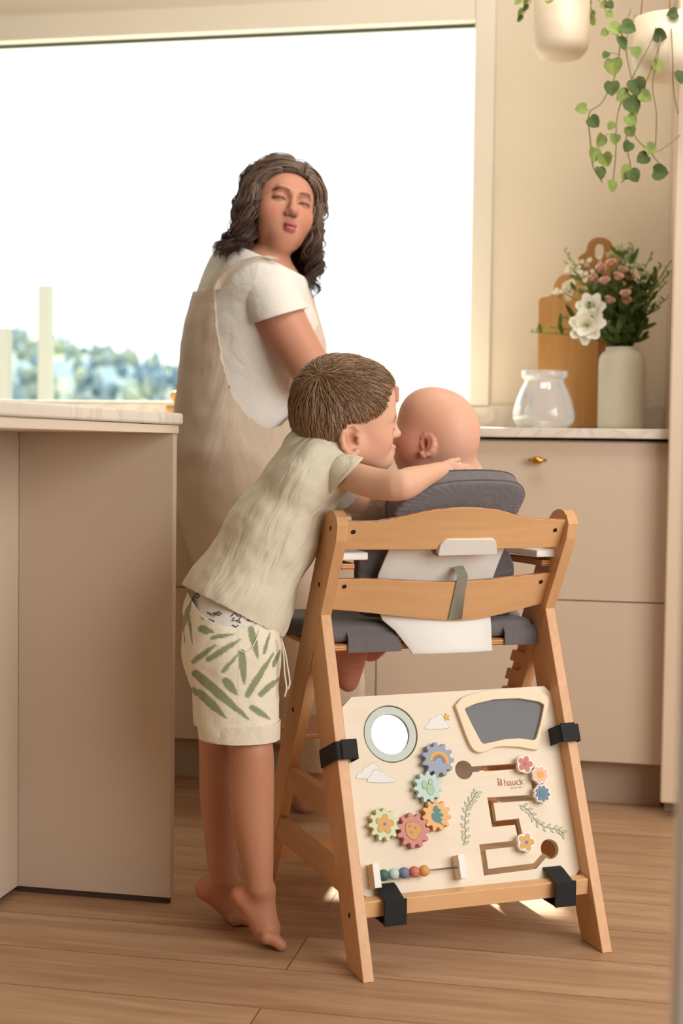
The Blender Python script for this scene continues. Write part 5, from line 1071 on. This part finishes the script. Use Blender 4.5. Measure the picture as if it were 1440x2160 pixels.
g.lathe(gcn, [(.002, 0)]+[(r, z) for r, z in pr_]+[(r-.0022, z) for r, z in pr_[::-1]]+[(.002, .004)], 56); gv = g.make('glass_vase', gm, None, smooth=True); tag(gv, 'empty clear glass vase on the worktop in front of the cutting boards', 'vase')
# wooden mortar with its pestle, half hidden by the woman
mcx = yat(385, 890, 3.62); mcx[2] = CT; lw_ = wood('pale_wood', (232, 186, 120), Z_, 40, .08, .4)
g = G(); g.lathe(mcx, [(.002, 0), (.036, 0), (.040, .008), (.044, .03), (.047, .052), (.043, .052), (.038, .02), (.002, .012)], 40); mo = g.make('mortar', lw_, None, smooth=True); tag(mo, 'pale wooden mortar on the worktop beside the woman', 'mortar')
a, b = yat(362, 828, 3.62), yat(392, 862, 3.62); pe = G(); pe.tube(smooth_path([a, a+(b-a)*.3, a+(b-a)*.7, b, b+(b-a)*.35], 4), [.013]+[.0135]*3+[.013]*3+[.010]*5+[.008]*4+[.009], 16)
pe = G(); pth = smooth_path([a, a+(b-a)*.3, a+(b-a)*.7, b, b+(b-a)*.3], 4); pe.tube(pth, list(np.interp(np.linspace(0, 1, len(pth)), [0, .08, .3, .7, 1], [.006, .0135, .014, .009, .012])), 16); po = pe.make('pestle', lw_, None, smooth=True); tag(po, 'pale wooden pestle leaning in the mortar', 'pestle')
# cream pot just above the boy's hair
cc0 = yat(770, 900, 3.72); cc0[2] = CT; g = G(); cream = mat('cream_glaze', (240, 232, 216), .4)
ztop = yat(765, 744, 3.72)[2]-CT
g.lathe(cc0, [(.002, 0), (.07, 0), (.078, .01), (.080, ztop*.55), (.074, ztop*.75), (.055, ztop*.9), (.03, ztop*.98), (.002, ztop)], 40); cpt = g.make('lidded_pot', cream, None, smooth=True); tag(cpt, 'pale rounded pot on the worktop, its top just above the boy\'s hair', 'pot')

# ---------------------------------------------------------------- bouquet
rn = random.Random(4)
stemm = mat('stem_green', (96, 116, 52), .6); leafm = mat('leaf_green', (84, 108, 44), .55, noise_amt=.25, noise_scale=60); leafl = mat('leaf_light_green', (150, 168, 84), .55, noise_amt=.2, noise_scale=60)
pinkm = mat('petal_pink', (248, 208, 190), .7); whitem = mat('petal_white', (244, 240, 224), .7, sss=.0); yelm = mat('floret_yellow', (230, 196, 80), .7); sedm = mat('sedum_green', (196, 206, 150), .7)
neck = vc+Z_*(H_-.02)
def petal(g, c, d, up, ln, wd, cup=.3, n=5):
    d = unit(d); s = unit(np.cross(d, up)); u = np.cross(s, d); rows = []
    for i in range(n):
        t = i/(n-1); w = wd*math.sin(math.pi*(.12+.80*t))**.8; p = c+d*ln*t+u*cup*ln*t*t; rows.append([p-s*w+u*w*.25, p, p+s*w+u*w*.25])
    b = len(g.v); g.v += [tuple(q) for r in rows for q in r]
    for i in range(n-1):
        for j in range(2): g.f.append((b+i*3+j, b+i*3+j+1, b+(i+1)*3+j+1, b+(i+1)*3+j))
def stem_to(p, parent_name, mm=stemm, leaves=2, col=leafm, r=.0016):
    pass
def flower(kind, px_, py_, Y, label, group, scale=1.0):
    p = yat(px_, py_, Y); o_ = empty(kind, neck+A3(rn.uniform(-.018, .018), rn.uniform(-.018, .018), -.10), label, 'flower', group)
    base = np.array(o_.location); mid = (base+p)/2+A3((p[0]-base[0])*-.18, (p[1]-base[1])*-.18, .02); top = neck+A3(rn.uniform(-.025, .025), rn.uniform(-.025, .025), .012)
    path = smooth_path([base, top, (top+p)/2+A3((p[0]-top[0])*-.12, 0, .012), p], 5); st_ = G(); st_.tube(path, .0014, 6); st_.make('stem', stemm, o_, smooth=True)
    lf = G()
    for k in range(3):
        i = rn.randint(6, len(path)-2); dd = unit(A3(rn.uniform(-1, 1), rn.uniform(-1, .4), rn.uniform(.2, 1.2))); petal(lf, path[i], dd, A3(0, -1, .2), rn.uniform(.03, .055), .006)
    lf.make('leaves', leafm, o_, smooth=True); d = unit(p-path[-3]); h = G()
    if kind == 'carnation':
        ax_ = unit(A3(rn.uniform(-.4, .4), -.8, .9)); e1_ = unit(np.cross(ax_, A3(1, .2, .3))); e2_ = np.cross(ax_, e1_)
        for ring, (nn, tl_, L_) in enumerate(((11, 1.5, .019), (10, 1.0, .018), (8, .65, .017), (6, .35, .016), (4, .12, .014))):
            for i in range(nn):
                a = 2*math.pi*i/nn+ring*.4; petal(h, p, unit((e1_*math.cos(a)+e2_*math.sin(a))*tl_+ax_), ax_, L_*scale, .0085*scale, .2, 4)
        h.make('bloom', pinkm, o_, smooth=True)
    elif kind == 'lily':
        for i in range(14):
            a = 2*math.pi*i/7+.3+(i//7)*.4; fwd = unit(A3(-.35, -1, .1)); s1 = unit(np.cross(fwd, Z_)); s2 = np.cross(s1, fwd); dd = unit((s1*math.cos(a)+s2*math.sin(a))*1.0+fwd*(.25 if i < 7 else .8)); petal(h, p, dd, fwd, .043*scale*(1 if i < 7 else .75), .016*scale, rn.uniform(-.4, .2), 6)
        h.make('bloom', whitem, o_, smooth=True); s3 = G()
        for i in range(6): a = i*1.05; q = p+fwd*.022+(s1*math.cos(a)+s2*math.sin(a))*.006; s3.tube([p, q], .0008, 5); s3.sphere(q, .0022, 6, 5)
        s3.make('stamens', leafl, o_)
    elif kind == 'sedum_head':
        for i in range(26):
            a = rn.uniform(0, 6.28); rr = .022*math.sqrt(rn.random())*scale; q = p+A3(rr*math.cos(a), rr*math.sin(a), rn.uniform(0, .012)); h.sphere(q, rn.uniform(.0025, .0042)*scale, 7, 5)
        h.make('bloom', sedm, o_, smooth=True)
    elif kind == 'daisy':
        s3 = G()
        for i in range(6):
            q = p+A3(rn.uniform(-.02, .02), rn.uniform(-.015, .015), rn.uniform(-.014, .014))*scale; st2 = G()
            for j in range(9): a = j*.698; petal(h, q, A3(math.cos(a), -.25, math.sin(a)), A3(0, -1, 0), .0062, .0022, .1, 3)
            s3.sphere(q-A3(0, .001, 0), .0026, 7, 5)
            h2 = [q, q-Z_*.01+(p-q)*.4, p-Z_*.022]; s4 = G(); s4.tube(h2, .0006, 5); lf2 = s4.make('twig', stemm, o_)
        h.make('bloom', whitem, o_, smooth=True); s3.make('flower_eye', yelm, o_, smooth=True)
    else:                                            # wispy grass or sprig
        for i in range(14):
            t = .45+.55*i/13; j = min(len(path)-2, int(t*(len(path)-1))); q = path[j]+(path[j+1]-path[j])*(t*(len(path)-1)-j); a = rn.uniform(0, 6.28); petal(h, q, unit(A3(math.cos(a), math.sin(a)*.6, .8)), A3(0, -1, 0), rn.uniform(.010, .018), .0028, .1, 3)
        h.make('foliage', leafl, o_, smooth=True)
    return o_
gp1 = 'pink carnations in the white vase'
CL = {0: 'pink carnation at the upper left of the top cluster', 1: 'topmost pink carnation of the bouquet', 2: 'pink carnation just right of and below the topmost one', 3: 'pink carnation in the centre of the bouquet, facing forward', 8: 'pink carnation furthest left, beside the tiny daisies', 4: 'pink carnation directly above the lilies, left of the dark leaves', 6: 'pink carnation standing alone lower right, over the dark leaves', 7: 'pink carnation low in the centre, right of the white lily', 9: 'lowest pink carnation at the right, near the vase rim side', 5: 'rightmost pink carnation of the upper cluster'}
for i, (x, y, dy) in enumerate(((1268, 572, -.03), (1290, 562, -.05), (1312, 578, -.04), (1300, 590, -.07), (1275, 600, -.06), (1328, 592, -.03), (1320, 627, -.08), (1283, 640, -.06), (1252, 594, -.03), (1318, 640, -.07))): flower('carnation', x, y, 3.72+dy, CL.get(i, 'pink carnation in the crowded top cluster of the bouquet'), gp1, 1.05)
flower('lily', 1240, 688, 3.63, 'large white lily hanging lowest at the left of the bouquet', None, 1.15); flower('lily', 1248, 652, 3.65, 'upper of the two white lilies at the left of the bouquet', None, 1.0); flower('lily', 1330, 552, 3.74, 'white bloom at the top right of the bouquet', None, .7)
DL = ['tiny white daisies at the far left edge of the bouquet', 'tiny white daisies in front of the tall cutting board', 'tiny white daisies just left of the pink carnations', 'topmost tiny white daisies, below the handle hole of the tall board', 'tiny white and yellow daisies at the right edge of the bouquet', 'tiny white daisies just above the white lilies']
for (x, y), l_ in zip(((1212, 572), (1232, 562), (1250, 580), (1258, 556), (1385, 590), (1240, 598)), DL): flower('daisy', x, y, 3.72+rn.uniform(-.05, .03), l_, 'small daisies in the bouquet')
flower('daisy', 1182, 612, 3.68, 'lone tiny daisies in front of the shorter cutting board, further left', 'small daisies in the bouquet', .8); flower('daisy', 1202, 600, 3.68, 'tiny daisies covering the handle hole of the shorter cutting board', 'small daisies in the bouquet', .8)
for x, y, l_ in ((1294, 542, 'green bud head above the carnations, leftmost of the buds'), (1315, 528, 'highest pale green bud head of the bouquet'), (1336, 566, 'green bud head beside the white top-right bloom'), (1360, 584, 'green bud head right of the carnations, upper'), (1366, 604, 'green bud head at the right, furthest right of the buds'), (1350, 612, 'green bud head at the right, lowest of the buds')): flower('sedum_head', x, y, 3.73+rn.uniform(-.05, .04), l_, 'green bud heads in the bouquet')
SP = {(1190, 528): 'thin sprig reaching highest at the left of the bouquet', (1200, 560): 'thin sprig at the left, just under the highest left one', (1372, 540): 'wispy sprig standing highest at the right of the bouquet', (1410, 556): 'wispy sprig touching the tall cupboard edge, uppermost of those', (1416, 570): 'wispy sprig reaching furthest right of the whole bouquet', (1400, 600): 'wispy sprig at the right, level with the carnations', (1408, 628): 'wispy sprig leaning right, low beside the cupboard edge', (1390, 650): 'lowest wispy sprig at the right side of the bouquet', (1378, 572): 'short wispy sprig right of the green bud heads',
      (1222, 700): 'short sprig hanging just left of the lowest lily', (1160, 690): 'sprig arching over the middle of the shorter cutting board', (1118, 700): 'longest sprig arching left, past the edge of the cutting board', (1180, 668): 'sprig above the other left-arching ones, over the cutting board', (1312, 520): 'thin green tip standing up in front of the tall board handle', (1334, 518): 'thin green tip standing up just right of the tall board', (1395, 560): 'wispy sprig between the top right ones and the cupboard'}
for x, y in ((1190, 528), (1200, 560), (1372, 540), (1410, 556), (1416, 570), (1400, 600), (1408, 628), (1390, 650), (1378, 572), (1222, 700), (1160, 690), (1118, 700), (1180, 668), (1312, 520), (1334, 518), (1395, 560)):
    l_ = SP[(x, y)]; flower('leafy_sprig', x, y, 3.72+rn.uniform(-.06, .05), l_, 'sprigs of the bouquet')
gs, gl_ = G(), G()
for i in range(46):
    x = rn.uniform(1255, 1362); y = rn.uniform(600, 715); p = yat(x, y, 3.72+rn.uniform(-.05, .05)); top = neck+A3(rn.uniform(-.025, .025), rn.uniform(-.025, .025), .01); P = smooth_path([top-Z_*.06, top, (top+p)/2+Z_*.006, p], 5); gs.tube(P, .0013, 5)
    for k in range(6): petal(gl_, P[rn.randint(6, len(P)-1)], unit(A3(rn.uniform(-1, 1), rn.uniform(-1, .4), rn.uniform(.1, 1.3))), A3(0, -1, .2), rn.uniform(.025, .05), .0065)
me_ = gs.make('bouquet_greenery', stemm, None, smooth=True); tag(me_, 'dense dark green stems and leaves above the rim of the white vase', 'foliage', None, 'stuff'); gl_.make('leaves', leafm, me_, smooth=True)

# ---------------------------------------------------------------- hanging planters
twine = mat('twine', (150, 96, 66), .9); soil = mat('soil', (60, 44, 34), .95)
def planter(cx, cy_px, Y, r, hh, zb, label, seedn):
    c = yat(cx, cy_px, Y); c[2] = zb; e = empty('hanging_planter', c, label, 'plant'); g = G()
    g.lathe(c, [(.002, .0), (r*.45, .002), (r*.75, r*.12), (r*.94, r*.36), (r, r*.62), (r, hh), (r*.94, hh), (r*.93, r*.6), (r*.6, r*.2), (.002, r*.15)], 48); pot = g.make('pot', mat('pot_glaze', (224, 206, 180), .45), e, smooth=True)
    G().lathe(c+Z_*(hh-.02), [(.002, 0), (r*.93, 0), (r*.93, .004), (.002, .004)], 32).make('soil', soil, e)
    for i in range(3):
        a = i*2.09+.5; q = c+A3(math.cos(a)*r*.97, math.sin(a)*r*.97, hh-.01); G().tube([q, c+A3(0, 0, ZC-zb)], .0016, 6).make('hanging_cord', twine, e)
    return e, c
def heart(g, p, d, nrm, s):
    d = unit(d); nrm = unit(nrm-d*(nrm @ d)); w = np.cross(d, nrm); s = s*.88; pts = [(0, 0), (-.08, .30), (.10, .50), (.40, .54), (.75, .34), (1.0, 0)]; b = len(g.v)
    L = [p+d*a*s+w*b_*s+nrm*(-.14*s*(b_/.58)**2*-1) for a, b_ in pts]; R = [p+d*a*s-w*b_*s+nrm*(.14*s*(b_/.58)**2) for a, b_ in pts[1:-1]]; m_ = [p+d*a*s for a in (.0, .3, .55, .8)]
    V = L+R[::-1]+[p+d*.45*s-nrm*.02*s]; k = len(V)-1; g.v += [tuple(v) for v in V]
    for i in range(k): g.f.append((b+i, b+(i+1) % k, b+k))
e1, c1_ = planter(1184, 60, 3.45, .0655, .16, yat(1185, 127, 3.45)[2], 'cream hanging pot at the top edge beside the window frame', 1)
e2, c2_ = planter(1412, 60, 3.30, .081, .135, yat(1400, 172, 3.30)[2], 'cream hanging pot at the right with long trailing vines', 2)
vinem = mat('vine_stem', (128, 112, 70), .7); lfd = mat('vine_leaf_dark', (72, 88, 36), .75, noise_amt=.3, noise_scale=40); lfm = mat('vine_leaf', (118, 132, 58), .7, noise_amt=.3, noise_scale=40)
def vine(e, pts, Y, dark=.3, leaves=True, s0=.022):
    P = smooth_path([yat(x, y, Y+dy) for x, y, dy in pts], 6); o_ = G().tube(P, .0013, 6).make('vine', vinem, e, smooth=True); return o_, P
vo = []
for pts in ([(1330, 20, .0), (1310, 80, -.06), (1300, 150, -.08), (1270, 215, -.08), (1242, 240, -.08), (1245, 300, -.07), (1250, 350, -.07), (1270, 385, -.06)],
            [(1340, 30, .0), (1320, 90, -.07), (1330, 160, -.08), (1345, 230, -.08), (1320, 290, -.08), (1330, 360, -.07), (1310, 385, -.07)],
            [(1390, 36, -.06), (1372, 90, -.09), (1340, 150, -.09), (1310, 215, -.08), (1300, 260, -.08), (1298, 330, -.08), (1290, 400, -.07)],
            [(1400, 36, -.06), (1388, 100, -.09), (1365, 165, -.08), (1338, 200, -.08), (1336, 280, -.08), (1370, 320, -.08), (1398, 356, -.07)],
            [(1415, 60, -.085), (1418, 120, -.09), (1420, 190, -.07), (1430, 240, -.06)], [(1434, 285, -.04), (1400, 312, -.06), (1380, 322, -.07)],
            [(1395, 45, -.07), (1388, 110, -.09), (1376, 180, -.08), (1384, 240, -.08), (1382, 310, -.07)]):
    vo.append(vine(e2, pts, 3.30))
LV = [(1303, 62, 34, .2, 1, 1), (1328, 60, 36, .4, 1, 1), (1312, 95, 34, 1.2, 1, 0), (1294, 145, 40, 1.5, 1, 1), (1395, 76, 30, .3, 1, 1), (1340, 113, 26, 1.4, 0, 1), (1386, 142, 30, 1.3, 0, 1), (1290, 190, 34, 1.6, 1, 1), (1345, 188, 42, 1.2, 1, 1), (1310, 205, 34, 2.6, 0, 0), (1363, 206, 30, .6, 0, 1), (1336, 226, 40, 1.0, 1, 1),
      (1222, 230, 28, 3.0, 0, 1), (1254, 260, 30, .8, 1, 1), (1288, 268, 22, 2.2, 0, 1), (1264, 300, 32, 2.0, 1, 1), (1296, 296, 24, 1.8, 0, 0), (1332, 258, 32, 1.0, 0, 1), (1330, 280, 26, 1.3, 0, 1), (1322, 312, 26, 2.1, 1, 1), (1252, 330, 34, 1.7, 0, 0), (1278, 340, 32, 1.2, 0, 0), (1266, 368, 30, 1.4, 1, 1), (1290, 396, 28, 1.5, 0, 1), (1320, 368, 34, 2.2, 0, 1), (1338, 374, 32, 1.0, 1, 1), (1396, 364, 36, .1, 1, 1), (1376, 316, 30, .5, 0, 0), (1352, 336, 30, 2.6, 1, 1), (1436, 166, 30, 1.6, 1, 1), (1272, 70, 18, 2.5, 1, 1), (1276, 118, 18, 2.2, 1, 1), (1415, 30, 26, 2.9, 1, 1)]
for i, (x, y, s, a, dk_, kd) in enumerate(LV):
    r_ = random.Random(i); Y = 3.30-.085; s3 = m2p(s, Y/.98); d = CR*math.cos(a)-CU*math.sin(a); g = G(); p = yat(x, y, Y)-d*s3*.5; nr = -CF+CR*r_.uniform(-.7, .7)+CU*r_.uniform(-.4, .5); heart(g, p, d, nr, s3); best = min(vo, key=lambda q: min(np.linalg.norm(z-p) for z in q[1])); z = min(best[1], key=lambda z: np.linalg.norm(z-p)); g.tube([z, p], .0007, 5)
    g.make('leaf', lfd if dk_ and i % 3 else lfm, best[0])
# foliage of the left pot
for i in range(16):
    a = i*.9; r_ = random.Random(50+i); top_ = c1_+Z_*.15+A3(math.cos(a)*.03, math.sin(a)*.03, 0); out_ = c1_+A3(math.cos(a)*.085, math.sin(a)*.085, .155+r_.uniform(-.02, .03)); end = out_+A3(math.cos(a)*.02, math.sin(a)*.02, -.03)
    P = smooth_path([top_, (top_+out_)/2+Z_*.03, out_, end], 4); vv = G().tube(P, .001, 5).make('vine', vinem, e1)
    for q in (P[-1], P[-4]): g = G(); heart(g, q, unit(A3(math.cos(a), math.sin(a), -.8)), unit(A3(-.2, -1, .6)), .022); g.make('leaf', lfm if i % 2 else lfd, vv)

# ---------------------------------------------------------------- outside the window
gf_ = mat('hazy_field', (176, 190, 170), .95)  # haze of distance mixed into the field colour
struct('ground', G().box((-260, WY+.3, -12.1), (220, 420, -12)), gf_)
rr = np.random.default_rng(3)
# far wooded ridge, the haze of distance put into its blue-green colours
nx, ny = 150, 26; V = []; F = []
for j in range(ny):
    for i in range(nx):
        x = -150+i*1.3; y = 150+j*3.0; t = j/(ny-1); px_ = 720+FPX*((A3(x, y, 0)-CAM) @ CR)/((A3(x, y, 0)-CAM) @ CF)
        zc = np.interp(px_, [-200, 20, 60, 110, 160, 240, 300, 380, 450, 560], [690, 697, 712, 716, 722, 735, 752, 785, 830, 925]); rid = (936+(px_-720)*.0132-zc)/FPX*185+.87
        z = -12+(rid+12)*math.sin(min(1, t*1.5)*math.pi/2)**1.2+1.0*noise.noise(Vector((x*.22, y*.22, 0)))*min(1, t*3)+.7*noise.noise(Vector((x*.8, y*.8, 3)))*min(1, t*3); V.append((x, y, z))
for j in range(ny-1):
    for i in range(nx-1): F.append((j*nx+i, j*nx+i+1, (j+1)*nx+i+1, (j+1)*nx+i))
def forest():
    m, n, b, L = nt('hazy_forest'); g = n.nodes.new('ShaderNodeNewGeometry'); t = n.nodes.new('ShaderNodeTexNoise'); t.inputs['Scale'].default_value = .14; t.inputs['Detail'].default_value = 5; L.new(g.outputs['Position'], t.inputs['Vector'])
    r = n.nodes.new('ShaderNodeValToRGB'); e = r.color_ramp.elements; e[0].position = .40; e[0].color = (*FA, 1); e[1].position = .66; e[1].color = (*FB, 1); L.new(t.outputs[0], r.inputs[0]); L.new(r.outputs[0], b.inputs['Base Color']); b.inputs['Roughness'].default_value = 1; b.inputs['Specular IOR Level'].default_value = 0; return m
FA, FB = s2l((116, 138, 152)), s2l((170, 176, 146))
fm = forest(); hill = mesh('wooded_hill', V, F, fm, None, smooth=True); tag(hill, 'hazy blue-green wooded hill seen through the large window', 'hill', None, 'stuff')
g = G()
for i in range(900):
    x = rr.uniform(-110, -8); j = rr.integers(4, 19); y = 150+j*3.0; ii = int((x+150)/1.3); z = V[j*nx+ii][2]; h = rr.uniform(1.6, 3.4); w = h*rr.uniform(.22, .36); 
    if rr.random() < .5: g.lathe((x, y, z-.3), [(w*1.0, 0), (w*.75, h*.35), (w*.45, h*.65), (.05, h)], 6)
    else: g.lathe((x, y, z-.3), [(w*.6, 0), (w*1.3, h*.3), (w*1.2, h*.55), (w*.5, h*.75), (.05, h*.8)], 7)
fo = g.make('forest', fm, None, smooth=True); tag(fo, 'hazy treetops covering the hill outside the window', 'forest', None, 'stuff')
rm = mat('railing_white', (160, 158, 146), .6)
for xa, xb, yt, lab in ((78, 104, 600, 'pale post outside the window in front of the wooded hill, right one'), (-12, 16, 690, 'pale post outside the window at the very left edge of the picture')):
    Y = 6.2; a, b = yat(xa, 780, Y), yat(xb, 780, Y); o_ = G().box((a[0], Y, -.6), (b[0], Y+.06, yat(90, yt, Y)[2])).make('railing_post', rm, None, bevel=.006); tag(o_, lab, 'post')
te_ = G().box((-6, WY+.17, -.75), (3, 7.2, -.6)).make('terrace', mat('terrace_stone', (200, 196, 186), .8), None); te_['kind'] = 'structure'
